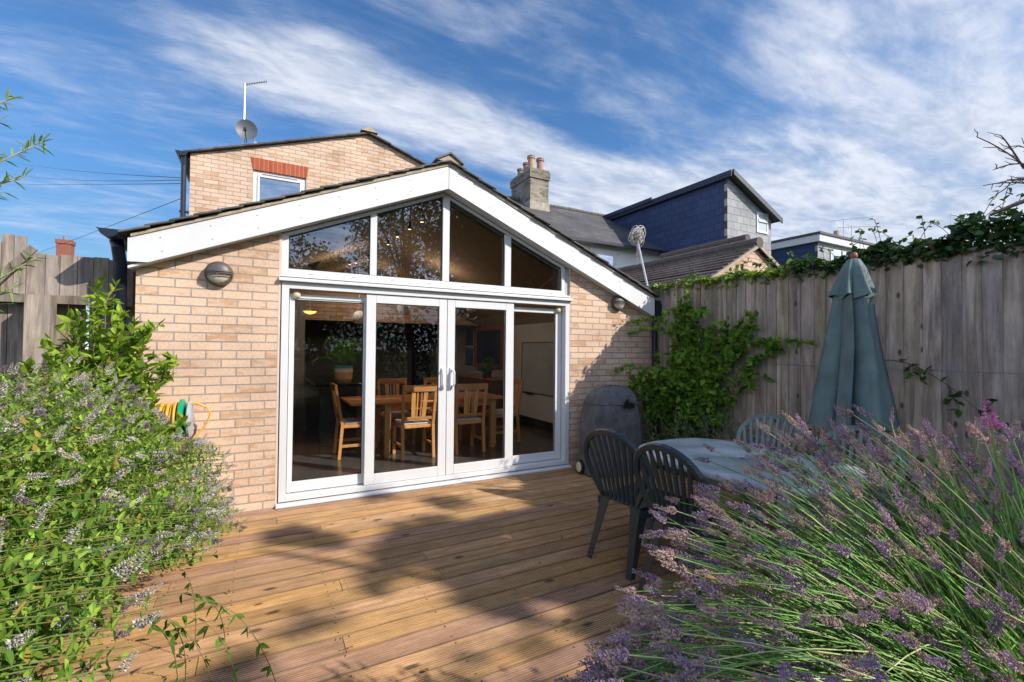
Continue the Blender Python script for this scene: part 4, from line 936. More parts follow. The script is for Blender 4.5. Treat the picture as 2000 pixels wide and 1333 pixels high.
# ------------------------------------------------------------------ garden furniture
def make_chair(mat, label):
    """high back moulded chair, faces +x"""
    c = root('plastic_chair', (0, 0, 0), label, 'chair', 'moulded garden chairs around the table')
    def bx_(z): t_ = (z-.42)/.50; return -.262-.085*t_-.03*t_*t_
    def bw(z):    # half width of back
        t_ = (z-.40)/.52
        return .175+.125*math.sin(min(1, max(0, t_*1.05))*math.pi*.62)
    # rim: arch
    P = []; zc = .70
    for t_ in np.linspace(0, 1, 7): z_ = .44+(zc-.44)*t_; P.append((bx_(z_), -(.17+.12*math.sin(t_*math.pi/2)), z_))
    for a_ in np.linspace(0, math.pi, 15)[1:-1]: z_ = zc+.225*math.sin(a_); P.append((bx_(z_), -.29*math.cos(a_), z_))
    for t_ in np.linspace(1, 0, 7): z_ = .44+(zc-.44)*t_; P.append((bx_(z_), (.17+.12*math.sin(t_*math.pi/2)), z_))
    P = np.array(P)
    # flattened band profile
    g = G(); T = unit(np.gradient(P, axis=0)); V = []
    inn = unit(np.array([0, 0, .66])-P*[0, 1, 1]); inn[:, 0] = 0; inn = unit(inn)
    for i in range(len(P)):
        n_ = np.array([1, 0, .3]); n_ = n_/np.linalg.norm(n_)
        w_ = .030 if i in (0, len(P)-1) else .038
        for a, bb_ in ((0, -.018), (1, -.010), (1, .006), (0, .014)):
            V.append(P[i]+inn[i]*w_*a+n_*bb_)
    F = []
    for i in range(len(P)-1):
        for k in range(4): k2 = (k+1) % 4; F.append((i*4+k, i*4+k2, i*4+4+k2, i*4+4+k))
    F += [(0, 1, 2, 3), tuple((len(P)-1)*4+k for k in (3, 2, 1, 0))]
    g.add(V, F); g.obj('back_rim', mat, c, bevel=.004, smooth=False)
    for k in range(9):
        u_ = (k-4)/4
        S_ = []
        yb = u_*.155; yt = u_*.24
        ztop = zc+.225*math.sqrt(max(0, 1-(yt/.29)**2))-.02
        for t_ in np.linspace(0, 1, 8):
            z_ = .43+(ztop-.43)*t_; S_.append((bx_(z_)+.004-.018*math.sin(math.pi*t_)*0, yb+(yt-yb)*t_**1.3, z_))
        g = G(); V = []
        for p in S_:
            hw_ = .0105+.006*(p[2]-.43)
            V += [(p[0]-.006, p[1]-hw_, p[2]), (p[0]+.006, p[1]-hw_, p[2]), (p[0]+.006, p[1]+hw_, p[2]), (p[0]-.006, p[1]+hw_, p[2])]
        F = []
        for i in range(7):
            for k2 in range(4): F.append((i*4+k2, i*4+(k2+1) % 4, i*4+4+(k2+1) % 4, i*4+4+k2))
        g.add(V, F); g.obj('back_slat', mat, c)
    g = G(); N = 9; V = []
    # dished seat with ribs
    nx, ny = 10, 28
    for i in range(nx+1):
        for j in range(ny+1):
            x_ = -.27+.485*i/nx; v_ = j/ny*2-1; y_ = v_*(.19+.05*i/nx)
            z_ = .425-.02*math.sin(math.pi*i/nx)*(1-v_*v_)+.012*(v_**4)+(.004 if j % 3 == 0 else 0)
            if i == nx: z_ -= .02
            V.append((x_, y_, z_))
    F = [(i*(ny+1)+j, (i+1)*(ny+1)+j, (i+1)*(ny+1)+j+1, i*(ny+1)+j+1) for i in range(nx) for j in range(ny)]
    g.add(V, F); se = g.obj('seat', mat, c, smooth=True); md = se.modifiers.new('s', 'SOLIDIFY'); md.thickness = .008
    g = G()
    g.prism([(-.28, -.195), (.205, -.245), (.225, -.225), (.225, .225), (.205, .245), (-.28, .195), (-.27, .18), (.20, .225), (.20, -.225), (-.27, -.18)], .365, .419, axis=2); g.obj('seat_skirt', mat, c)
    for s_ in (-1, 1):
        g = G(); V = []
        for z_, w_, x_, y_ in ((.42, .085, -.265, .180), (.22, .06, -.315, .19), (0, .042, -.375, .205)):
            V += [(x_, s_*y_, z_), (x_+w_, s_*y_, z_), (x_+w_, s_*(y_-.006), z_), (x_+.006, s_*(y_-.006), z_), (x_+.006, s_*(y_-w_), z_), (x_, s_*(y_-w_), z_)]
        F = [(i*6+k, i*6+(k+1) % 6, i*6+6+(k+1) % 6, i*6+6+k) for i in range(2) for k in range(6)]+[(0, 1, 2, 3), (0, 3, 4, 5), (12, 15, 14, 13), (12, 17, 16, 15)]
        g.add(V, F); g.obj('rear_leg', mat, c, bevel=.002)
        g = G(); V = []
        for z_, w_, x_, y_ in ((.40, .075, .215, .235), (.2, .055, .235, .245), (0, .042, .25, .255)):
            V += [(x_, s_*y_, z_), (x_-w_, s_*y_, z_), (x_-w_, s_*(y_-.006), z_), (x_-.006, s_*(y_-.006), z_), (x_-.006, s_*(y_-w_), z_), (x_, s_*(y_-w_), z_)]
        g.add(V, F); g.obj('front_leg', mat, c, bevel=.002)
    return c
ch1 = make_chair(GREENPL, 'dark green moulded chair standing clear on the deck, leftmost at the table')
def place(c, x_, y_, a_, lb=None):
    c.location = (x_, y_, 0); c.rotation_euler = (0, 0, R(a_))
    if lb: c['label'] = lb
place(ch1, 2.31, -2.27, 4)
c2 = copy_tree(ch1); place(c2, 2.27, -2.83, -3, 'dark green moulded chair half hidden by lavender, backing onto the first chair')
cf = make_chair(FADEPL, 'faded green moulded chair on the fence side of the table, the fully seen one')
place(cf, 3.34, -2.33, 181)
c4 = copy_tree(cf); place(c4, 3.34, -2.97, 176, 'faded green moulded chair in front of the closed parasol')
tb_ = root('garden_table', (2.80, -2.68, 0), 'oval green plastic garden table with a central parasol hole', 'table')
g = G(); n = 48; V = []
def ov(k, a, c_, e=.72):
    t_ = 2*math.pi*k/n; cx_, sx_ = math.cos(t_), math.sin(t_)
    return (a*math.copysign(abs(cx_)**e, cx_), c_*math.copysign(abs(sx_)**e, sx_))
rings = [(.02, .02, .7205), (.30, .40, .7215), (.48, .66, .722), (.515, .70, .722), (.53, .715, .716), (.53, .715, .69), (.522, .707, .685)]
for a, c_, z_ in rings:
    for k in range(n): p = ov(k, a, c_); V.append((p[0], p[1], z_))
F = [(i*n+k, i*n+(k+1) % n, (i+1)*n+(k+1) % n, (i+1)*n+k) for i in range(len(rings)-1) for k in range(n)]
g.add(V, F); tt = g.obj('tabletop', TABLEPL, tb_, smooth=True); md = tt.modifiers.new('s', 'SOLIDIFY'); md.thickness = .004; md.offset = -1
g = G(); g.lathe([(.028, .7235), (.022, .7245), (0, .7245)], n=16); sub(tt, g, 'parasol_cap', INTDARK, (0, 0, 0))
for x_, y_ in ((-.34, -.5), (.34, -.5), (-.34, .5), (.34, .5)):
    g = G(); g.bar((x_, y_, .71), (x_*1.12, y_*1.1, 0), .07, .07, (0, 1, 0), w2=.65); g.obj('leg', TABLEPL, tb_, bevel=.008)

# closed parasol
pr = root('closed_parasol', (4.02, -2.80, 0), 'closed grey green parasol standing by the right fence', 'parasol')
def folded(prof, nf, amp, seed, n=120):
    g = G(); V = []; rs = random.Random(seed); ph = [rs.uniform(0, 6.28) for _ in range(6)]
    for (r_, z_, am) in prof:
        for k in range(n):
            t_ = 2*math.pi*k/n
            w_ = abs(math.sin(nf*t_/2+.35*math.sin(3*t_+ph[0])))**.7
            f_ = 1-am*w_+.05*am*math.sin(11*t_+ph[1]+z_*4)
            rr = r_*f_; sk = .35*(1-min(1, am*1.5))
            V.append((rr*math.cos(t_+.42*am*math.sin(nf*t_+1)+.06*math.sin(z_*5)), rr*math.sin(t_+.42*am*math.sin(nf*t_+1)+.06*math.sin(z_*5)), z_+(0.02*math.sin(nf*t_+ph[2]) if z_ in zlow else 0)))
    F = [(i*n+k, i*n+(k+1) % n, (i+1)*n+(k+1) % n, (i+1)*n+k) for i in range(len(prof)-1) for k in range(n)]
    g.add(V, F); return g
zlow = (.84, 1.90)
pf = [(.325, .84, .60), (.305, 1.0, .60), (.265, 1.25, .60), (.215, 1.5, .58), (.168, 1.72, .52), (.135, 1.90, .4), (.09, 2.02, .3), (.05, 2.1, .2), (.0, 2.15, 0)]
g = folded(pf, 6, .5, 3); cn = g.obj('canopy', CANVAS, pr, smooth=True)
pf = [(.175, 1.90, .46), (.158, 1.95, .42), (.12, 2.04, .34), (.085, 2.13, .2), (.045, 2.20, .12), (.0, 2.215, 0)]
g = folded(pf, 6, .4, 9); sub(cn, g, 'vent_cap', CANVAS, (0, 0, 0), smooth=True)
g = G(); g.lathe([(.02, 2.205), (.028, 2.225), (.024, 2.25), (0, 2.262)], n=14); g.obj('finial', plain('red_finial', (.28, .08, .07), .6), pr, smooth=True)
g = G(); g.tube([(0, 0, .02), (0, 0, 2.2)], .019, 10); g.obj('pole', plain('pole_wood', (.25, .15, .08), .5), pr)
g = G(); g.lathe([(.23, 0), (.23, .05), (.2, .07), (.05, .09), (.04, .25), (0, .25)], n=26); g.obj('base', BLACKPL, pr, smooth=False)

# covered barbecue
bq = root('covered_barbecue', (3.56, -.42, 0), 'barbecue under a grey fabric cover with one cream hubbed wheel showing', 'barbecue', rz=R(-6))
g = G(); V = []; n = 64; lev = []
hh = [.03, .12, .25, .42, .60, .74, .84, .91, .965, 1.005, 1.03, 1.037]
sc = [1.0, 1.0, 1.0, .985, .96, .925, .87, .79, .67, .50, .26, .0]
for i, (z_, s_) in enumerate(zip(hh, sc)):
    for k in range(n):
        t_ = 2*math.pi*k/n; e = .62
        cx_, sx_ = math.cos(t_), math.sin(t_)
        a = math.copysign(abs(cx_)**e, cx_)*.42*s_; c_ = math.copysign(abs(sx_)**e, sx_)*.27*s_
        wr = 1+.022*math.sin(7*t_+2.5*z_)+.020*math.sin(17*t_+7*z_)*(1 if z_ < .9 else .5)+.022*math.sin(3*t_+9*z_)+.012*math.sin(29*t_-6*z_)
        V.append((a*wr+.03*z_, c_*wr, z_+.012*math.sin(5*t_)*(i == 0)+.01*math.sin(9*t_+i)))
F = [(i*n+k, i*n+(k+1) % n, (i+1)*n+(k+1) % n, (i+1)*n+k) for i in range(len(hh)-1) for k in range(n)]
g.add(V, F); cv = g.obj('cover', COVER, bq, smooth=True)
g = G(); g.tube([(.43*math.copysign(abs(math.cos(t))**.62, math.cos(t))*.885+.027, .278*math.copysign(abs(math.sin(t))**.62, math.sin(t))*.885, .835+.006*math.sin(9*t)) for t in np.linspace(0, 2*math.pi, 50)[:-1]], .008, 6, closed=True); sub(cv, g, 'seam', COVER, (0, 0, 0), smooth=True)

g = G(); g.prism([(.02, .80), (.20, .79), (.17, .85), (.1, .855), (.08, .90), (.04, .86)], -.285, -.262); sub(cv, g, 'handle_slot', INTDARK, (0, 0, 0))
g = G()
for x_ in (-.30, .32):
    for y_ in (-.18, .18): g.box(x_-.02, x_+.02, y_-.02, y_+.02, 0.002, .4)
g.box(-.3, .32, -.16, .16, .12, .15); g.obj('stand', INTDARK, bq)
for y_ in (.06,):
    g = G(); g.lathe([(.075, -.02), (.085, -.015), (.085, .015), (.075, .02)], (0, 0, 0), 26, axis=0); wh = g.obj('wheel', BLACKPL, bq); wh.location = (-.435, y_, .086)
    g = G(); g.lathe([(0, -.032), (.055, -.028), (.06, -.02)], (0, 0, 0), 26, axis=0); hb = g.obj('wheel_hub', CREAM, wh)
bq.scale = (.86, .92, 1.0)
# washing pole wrapped in rope, standing behind the fence corner
wpz = root('washing_line_pole', (5.2, .35, 0), 'tall thin pole leaning up behind the fence corner with pale rope bundled at its top', 'pole')
top = px(1243, 462, 7.9)-np.array([5.2, .35, 0])
g = G(); P = [(0, 0, 1.0), tuple(top*.62+np.array([0, 0, .2])), tuple(top)]; P = [np.array([0, 0, 1.6]), np.array(top)]; g.tube(P, .016, 8); g.obj('pole', METAL, wpz)
g = G(); rs = np.random.default_rng(5)
for k_ in range(26):
    c0 = top+rs.normal(0, .03, 3); r_ = rs.uniform(.08, .15); ax1 = unit(rs.normal(size=3)); ax2 = unit(np.cross(ax1, rs.normal(size=3)))
    g.tube([c0+r_*(ax1*math.cos(t)+ax2*math.sin(t))*[.8, .8, 1.15] for t in np.linspace(0, 6.283, 15)[:-1]], .0075, 5, closed=True)
for k_ in range(14):
    c0 = top+np.array([rs.uniform(-.02, .10), 0, -.08]); e_ = c0+np.array([rs.uniform(-.03, .1), rs.uniform(-.04, .04), -rs.uniform(.2, .42)]); g.tube([c0, (c0+e_)/2+rs.normal(0, .02, 3), e_], .006, 4)
g.obj('rope', plain('rope', (.55, .53, .48), .9), wpz)


# ------------------------------------------------------------------ plants
def bez(p0, p1, p2, n=8):
    t = np.linspace(0, 1, n)[:, None]; return (1-t)**2*p0+2*t*(1-t)*p1+t*t*p2
def green(n, lo=(.06, .13, .02), hi=(.17, .30, .05), rs=rng):
    t = rs.random((n, 1)); c = np.array(lo)*(1-t)+np.array(hi)*t; return c*rs.uniform(.85, 1.15, (n, 1))
# -- mint
mint = wroot('mint_bush', (-1.3, -2.0, -.04), 'sprawling mint bush with pale lilac flower spikes filling the left foreground', 'bush')
gl, gs_, gf, gd = G(), G(), G(), G(); flow = []
N = 1700
for i in range(N):
    yy = -.50-3.15*rng.random()**.9 if i % 5 else rng.uniform(-3.7, -2.4)
    yend = (yy+3.75)/.9
    ph = R(rng.uniform(-22, 128)); rad = rng.uniform(.86, 1.06)
    rr = .80; up = 1.0
    if yy > -1.1: up = .60+.35*(-1.1-yy)/-.6 if False else 1.0-.35*(yy+1.1)/.6; rr = .72
    if yy < -3.0: up = 1.0-.25*(-3.0-yy)/.7; rr = .72
    if i % 7 == 0: rad *= rng.uniform(.55, .9)
    tip = np.array([-1.05+rr*rad*math.cos(ph), yy, .33+up*rad*math.sin(ph)+.02*rng.normal()])
    lowz = float(np.interp(yy, [-3.0, -2.5, -1.6, -.6], [.78, .66, .34, .18]))
    if tip[0] < -1.0: lowz = .3
    low_ = tip[2] < lowz
    if low_: tip[2] = lowz+rng.uniform(0, .22); tip[0] -= .06*rng.random()
    dv = tip-CAM; zc_ = dv @ FW; ux = 1000+900*(dv @ RT)/zc_; uy = 666.5-900*(dv @ UP)/zc_
    lim = float(np.interp(ux, [0, 200, 300, 350, 430, 480, 530], [725, 700, 800, 852, 872, 915, 1020]))
    if uy < lim: tip[2] -= (lim-uy)/900*zc_+.03*rng.random()
    base = np.array([-1.1-rng.random()*.8+.12*math.cos(ph), yy+rng.normal()*.15, -.03])
    mid = base*.35+tip*.65; mid[2] = max(tip[2]+.10, .45)*(1.0 if ph < 1 else .7); mid[0] = base[0]+(tip[0]-base[0])*.42
    P = bez(base, mid, tip, 11)
    gs_.tube(P[3:], np.linspace(.0028, .0014, 8), 3, (.13+.08*rng.random(), .20, .05), cap=False)
    k0 = 3; cnt = 19
    tt_ = np.linspace(.42, .97, cnt); idx = tt_*10; i0 = np.minimum(idx.astype(int), 9); fr2 = (idx-i0)[:, None]
    Q = P[i0]*(1-fr2)+P[i0+1]*fr2; T = unit(P[i0+1]-P[i0])
    a_ = rng.uniform(0, 6.28)+np.arange(cnt)*1.57
    refv = unit(np.cross(T, np.tile([.3, .9, .2], (cnt, 1)))); refw = np.cross(T, refv)
    S1 = refv*np.cos(a_)[:, None]+refw*np.sin(a_)[:, None]
    sz = (.046-.022*tt_)*rng.uniform(.75, 1.25, cnt)
    for sg in (-1, 1):
        Dd = S1*sg+T*.35+[0, 0, .12]
        c_ = green(cnt, (.055, .15, .02), (.38, .55, .08))
        c_ *= rng.uniform(.6, 1.2); c_[rng.random(cnt) < .05] = (.42, .30, .07)
        gl.leaves(Q, Dd, np.tile([0, 0, 1.], (cnt, 1))+rng.normal(0, .6, (cnt, 3)), sz, sz*.44, c_)
    if rng.random() < (.22 if low_ else .60): flow.append((tip, T[-1], float(np.linalg.norm(tip-CAM))))
def fuzz_spike(L, rs, cols, whorls, per, w0, fl):
    """blob arrays along +z, returns P,D,L,W,C"""
    P, D, Ls, Ws, C = [], [], [], [], []
    for i in range(whorls):
        t_ = i/(whorls-1); z_ = L*t_; r_ = w0*(1-.55*t_)*(.85+.3*rs.random())
        for k in range(per):
            a_ = rs.uniform(0, 6.28); d_ = np.array([math.cos(a_), math.sin(a_), fl+.5*rs.random()])
            P.append([math.cos(a_)*r_*.25, math.sin(a_)*r_*.25, z_+rs.uniform(-.3, .3)*L/whorls]); D.append(d_); Ls.append(r_*rs.uniform(.8, 1.25)); Ws.append(r_*rs.uniform(.32, .5)); C.append(cols[rs.integers(len(cols))]*rs.uniform(.8, 1.2))
    return [np.array(v) for v in (P, D, Ls, Ws, C)]
def spike_variant(kind, seed):
    rs = np.random.default_rng(seed)
    if kind == 'mint':
        pal = [[.56, .50, .53], [.66, .60, .60], [.46, .39, .46], [.74, .70, .68], [.34, .28, .30], [.54, .48, .38], [.42, .50, .26]]
        if seed % 4 == 3: pal = [[.26, .2, .24], [.34, .28, .32], [.2, .15, .16]]
        return fuzz_spike(rs.uniform(.024, .055), rs, np.array(pal), 10, 10, .0095, .1)
    pal = [[[.36, .28, .42], [.44, .36, .48], [.30, .23, .34], [.50, .42, .46], [.40, .26, .56]],
           [[.56, .44, .42], [.64, .52, .47], [.46, .35, .38], [.40, .31, .40]],
           [[.30, .23, .34], [.37, .29, .42], [.24, .18, .26]],
           [[.58, .46, .40], [.50, .39, .42], [.70, .58, .50], [.42, .33, .42]],
           [[.42, .32, .50], [.50, .36, .64], [.50, .40, .50], [.34, .26, .38]],
           [[.42, .32, .33], [.50, .40, .39], [.34, .26, .32]]][seed % 6]
    return fuzz_spike(rs.uniform(.034, .056), rs, np.array(pal)*[1.08, .98, .90], 11, 8, .0098, .8)
def basis(d):
    d = unit(d); a = unit(np.cross(d, [.2, .3, .9])); return np.stack([a, np.cross(d, a), d], 1)
def put_spikes(flow, kind, parent, name, label_group, variants, near=100):
    flow = sorted(flow, key=lambda f: f[2])
    meshes = []
    for v in variants:
        g = G(); g.blobs(*v); me = g.mesh(name); me.materials.append(PETAL); meshes.append(me)
    rest = G()
    for i, (p, d, _) in enumerate(flow):
        B = basis(unit(d)+(rng.normal(0, .18, 3) if kind == 'lav' else rng.normal(0, .55, 3)+[0, 0, .55])); s_ = rng.uniform(.75, 1.2); vi = int(rng.integers(len(variants)))
        if i < near:
            o = bpy.data.objects.new(name, meshes[vi]); COL.objects.link(o); o.parent = parent
            mm = Matrix(((*(B[0]*s_), p[0]-parent.location[0]), (*(B[1]*s_), p[1]-parent.location[1]), (*(B[2]*s_), p[2]-parent.location[2]), (0, 0, 0, 1)))
            o.matrix_local = mm
        else:
            P, D, L, W, C = variants[vi]
            rest.blobs(P @ B.T*s_+p, D @ B.T, L*s_, W*s_, C)
    if rest.n: tag(rest.obj(name, PETAL, parent), kind='stuff')
put_spikes([f for f in flow if f[2] > .75], 'mint', mint, 'flower_spike', None, [spike_variant('mint', s) for s in range(8)], 99)
# hanging shoots over the deck edge
for k_ in range(9):
    a0 = np.array([-.45+.2*rng.random(), -2.95+rng.uniform(-.3, .9), .5]); e_ = a0+[rng.uniform(.05, .22), rng.uniform(-.1, .1), -rng.uniform(.25, .42)]
    P = bez(a0-[.15, 0, 0], a0+[.08, 0, .05], e_, 9); gs_.tube(P, .0018, 3, (.22, .16, .08), cap=False)
    for i in range(2, 9):
        T = unit(P[i]-P[i-1]); D = rng.normal(0, 1, (2, 3))*[1, 1, .2]+[0, 0, -.9]; gl.leaves(np.repeat(P[i:i+1], 2, 0), D, rng.normal(size=(2, 3)), rng.uniform(.03, .055, 2), .018, green(2))
gl.obj('foliage', LEAF, mint); gs_.obj('stem', STEM, mint)['kind'] = 'stuff'
# -- bright broad-leaved shrub in the left corner
def shrub(name, loc, label, cat, shoots, leafL, leafW, cols, mat=LEAF, seed=1, per=.05, stemc=(.2, .11, .05), jit=.35, twoside=2, whorl=False, r0=.006):
    rs = np.random.default_rng(seed); rt_ = wroot(name, loc, label, cat); gl, gs_ = G(), G()
    for P in shoots:
        P = np.asarray(P); seg = np.linalg.norm(np.diff(P, axis=0), axis=1).sum(); n = max(4, int(seg*.75/per))
        gs_.tube(P, np.linspace(r0, r0*.3, len(P)), 4, stemc, cap=False)
        tt_ = np.linspace(.22, 1, n)*(len(P)-1); i0 = np.minimum(tt_.astype(int), len(P)-2); f_ = (tt_-i0)[:, None]
        Q = P[i0]*(1-f_)+P[i0+1]*f_; T = unit(P[i0+1]-P[i0])
        for s_ in range(twoside):
            D = unit(rs.normal(size=(n, 3)))+T*.55+[0, 0, .25]
            L = leafL*rs.uniform(.65, 1.2, n); gl.leaves(Q, D, np.tile([0, 0, 1.], (n, 1))+rs.normal(0, jit, (n, 3)), L, L*leafW, green(n, *cols, rs=rs))
    gl.obj('foliage', mat, rt_); gs_.obj('stem', STEM, rt_); return rt_
sh = []
rs = np.random.default_rng(3)
for k_ in range(60):
    a_ = rs.uniform(0, 6.28); h_ = rs.uniform(.75, 1.45) if k_ > 9 else rs.uniform(1.5, 1.92); r_ = rs.uniform(.15, .5)*(1.25-h_/2.0)*1.3
    tip = np.array([-1.03+math.cos(a_)*r_*(.85 if math.cos(a_) > 0 else 1.05), -.60+math.sin(a_)*r_*.8, h_]); tip[1] = min(tip[1], -.12)
    base = np.array([-1.08, -.6, 0]); mid = base*.5+tip*.5+[0, 0, .15]
    P = bez(base, mid, tip, 9); sh.append(P)
    for q_ in range(4):
        i_ = rs.integers(4, 8); d_ = unit(rs.normal(size=3)*[1, 1, .4]+[0, 0, .9])*rs.uniform(.12, .3); sh.append(np.array([P[i_]+d_*t for t in np.linspace(0, 1, 4)]))
shrub('laurel_shrub', (-1.08, -.6, 0), 'bright green broad leaved shrub against the corner of brick wall and left fence', 'shrub', sh, .078, .45, ((.09, .19, .02), (.34, .46, .05)), per=.03, seed=4, jit=.6)
# -- rosemary sprigs at the left edge
rosy = []
def spr(a, c_, k=.04):
    a, c_ = np.array(a), np.array(c_); return bez(a, (a+c_)/2+[0, 0, k], c_, 10)
rb = np.array([-1.15, -3.70, -.05]); hub = np.array([-.98, -3.62, 1.45])
ro = [spr(rb, hub)]
for (x_, y_, t_) in ((30, 190, 1.0), (86, 276, 1.0), (48, 345, .98), (0, 235, 1.05), (-30, 330, .95), (5, 375, .95)): ro.append(spr(hub+rng.normal(0, .03, 3), px(x_, y_, t_), -.02))
for (x_, y_, t_) in ((72, 503, .98), (30, 560, .95), (0, 595, .95), (-20, 520, 1.0)): ro.append(spr(hub-[0, 0, .25], px(x_, y_, t_), -.03))
shrub('rosemary_bush', (-1.15, -3.70, -.05), 'grey green rosemary sprigs reaching in from the left edge', 'bush', ro, .028, .17, ((.14, .24, .07), (.34, .46, .22)), per=.0035, seed=8, jit=.1, twoside=1, r0=.0035, stemc=(.35, .35, .2))
# -- bramble against the right fence
def cloud_shoots(base, blobs, seed, n, sub_=3):
    rs = np.random.default_rng(seed); out = []
    for k_ in range(n):
        c_, r_ = blobs[rs.integers(len(blobs))]
        tip = np.array(c_)+rs.normal(0, 1, 3)*np.array(r_)*.55
        b_ = np.array(base)+rs.normal(0, .06, 3)*[1, 2.5, 0]
        mid = (b_+tip)/2+[0, 0, .25]; P = bez(b_, mid, tip, 9); out.append(P)
        for q_ in range(sub_):
            i_ = rs.integers(4, 9); d_ = unit(rs.normal(size=3)*[.6, 1, .8])*rs.uniform(.08, .2); out.append(np.array([P[i_]+d_*t for t in np.linspace(0, 1, 4)]))
    return out
def F_(x_, y_, X=4.55): return pxon(x_, y_, 0, X)
bl = [(F_(1330, 615), (.05, .14, .10)), (F_(1345, 660), (.07, .22, .13)), (F_(1320, 700, 4.5), (.1, .22, .14)), (F_(1400, 660), (.05, .26, .11)), (F_(1390, 710), (.07, .26, .14)),
      (F_(1440, 660, 4.62), (.04, .20, .10)), (F_(1450, 640, 4.62), (.04, .10, .08)), (F_(1500, 680, 4.66), (.02, .12, .05)), (F_(1360, 760, 4.5), (.1, .3, .15)), (F_(1300, 760, 4.35), (.12, .2, .14)), (F_(1270, 740, 4.25), (.1, .14, .12)),
      (F_(1330, 800, 4.4), (.1, .25, .12)), (F_(1240, 745, 4.1), (.10, .08, .06)), (F_(1400, 790, 4.5), (.08, .2, .14)), (F_(1345, 635), (.04, .1, .2))]
sh = cloud_shoots((4.52, -.65, 0), bl, 21, 84, 4)
brm = shrub('bramble', (4.52, -.65, 0), 'bramble scrambling up the fence in the corner beside the barbecue', 'bush', sh, .085, .66, ((.04, .12, .015), (.22, .38, .05)), mat=LEAF, per=.06, seed=22, stemc=(.16, .07, .05), r0=.004, jit=.5)
sp_ = []
for (a, m_, c_) in (((1330, 690, 4.5), (1300, 610, 4.4), (1195, 668, 4.15)), ((1330, 690, 4.5), (1310, 600, 4.4), (1230, 632, 4.2)), ((1335, 640, 4.5), (1330, 580, 4.5), (1290, 625, 4.4)), ((1330, 640, 4.5), (1340, 590, 4.5), (1345, 575, 4.5)), ((1350, 640, 4.5), (1370, 600, 4.5), (1378, 612, 4.5)),
                   ((1440, 680, 4.6), (1520, 660, 4.65), (1580, 672, 4.66)), ((1440, 680, 4.6), (1480, 640, 4.65), (1462, 612, 4.66)), ((1300, 760, 4.3), (1250, 700, 4.1), (1205, 722, 4.0))):
    sp_.append(bez(F_(*a), F_(*m_), F_(*c_), 9))
shrub('bramble_shoot', tuple(F_(1330, 690, 4.5)), 'lighter bramble shoots arching over the brickwork and fence from the main tangle', 'bush', sp_, .075, .6, ((.10, .20, .03), (.26, .40, .06)), per=.022, seed=25, stemc=(.2, .09, .07), r0=.0035, jit=.5)
cane = bez(F_(1720, 705, 4.71), F_(1800, 690, 4.71), F_(1950, 840, 4.71), 13)
sp_ = [cane]+[bez(cane[i_], (cane[i_]+F_(*e_))/2+[0, 0, .03], F_(*e_), 5) for i_, e_ in ((0, (1700, 700, 4.7)), (4, (1775, 735, 4.7)), (5, (1800, 745, 4.7)), (8, (1872, 800, 4.7)), (9, (1850, 790, 4.7)), (11, (1940, 785, 4.7)), (12, (1985, 830, 4.7)))]
shrub('bramble_shoot', tuple(F_(1840, 780, 4.7)), 'single reddish bramble cane with a few leaves against the bare fence boards', 'bush', sp_, .06, .6, ((.03, .09, .02), (.08, .17, .03)), per=.09, seed=26, stemc=(.14, .05, .05), r0=.004)
# low grey-green undergrowth and dry stems
sh = []
for k_ in range(120):
    b_ = np.array([4.35+rng.normal(0, .12), rng.uniform(-1.9, -.25), -.02]); tip = b_+[rng.normal(0, .12)-.1, rng.normal(0, .12), rng.uniform(.35, .78)]
    sh.append(bez(b_, (b_+tip)/2+[0, 0, .1], tip, 7))
shrub('catmint_clump', (4.35, -1, -.02), 'grey green low clump growing below the bramble behind the table', 'plant', sh, .045, .30, ((.08, .13, .05), (.26, .33, .20)), per=.035, seed=30, stemc=(.25, .22, .12), r0=.0025)
sh = []
for k_ in range(70):
    b_ = np.array([4.3+rng.normal(0, .1), rng.uniform(-3.4, -1.9), -.02]); tip = b_+[rng.normal(0, .1), rng.normal(0, .12), rng.uniform(.3, .75)]
    sh.append(bez(b_, (b_+tip)/2+[0, 0, .1], tip, 7))
shrub('border_clump', (4.3, -2.6, -.02), 'dark green border plants at the foot of the fence beside the parasol', 'plant', sh, .06, .5, ((.03, .08, .02), (.10, .19, .04)), per=.045, seed=31)
# -- ivy along the fence top
iv = wroot('ivy', (4.78, -2.5, 2.3), 'ivy trailing along the whole top of the right fence, deepest at the right', 'ivy')
gl, gs_ = G(), G(); N = 8500
tt_ = rng.random(N)**1.15; yy = .05-4.6*rng.random(N)
hgt = np.interp(-yy, [-.1, .6, 1.6, 2.2, 2.5, 3.0, 3.6, 5], [.04, .07, .09, .15, .16, .24, .34, .5])
keep = rng.random(N) < np.interp(-yy, [-.1, .8, 2, 2.8, 5], [.28, .4, .7, 1, 1]); yy = yy[keep]; hgt = hgt[keep]; n = len(yy)
ed = .5+.5*np.sin(yy*9)+.35*np.sin(yy*23+1)
v_ = rng.random(n); zz_ = 2.385-.028*np.maximum(0, -yy)-.05-.05*rng.random(n)*(rng.random(n) < .3)*2+hgt*v_*(.55+.45*ed)
P = np.stack([4.78+rng.normal(0, .07, n)*(1-.3*v_), yy, zz_], 1)
D = rng.normal(size=(n, 3))*[1, 1, .6]+[-.3, 0, -.1]
col = green(n, (.022, .06, .018), (.07, .14, .03)); nearl = (-yy < 1.9); col[nearl] = green(int(nearl.sum()), (.10, .19, .02), (.30, .42, .06)); col[rng.random(n) < .03] = (.20, .07, .05)
sz = rng.uniform(.035, .07, n); gl.leaves(P, D, np.tile([-.5, 0, 1.], (n, 1))+rng.normal(0, .5, (n, 3)), sz, sz*.85, col)
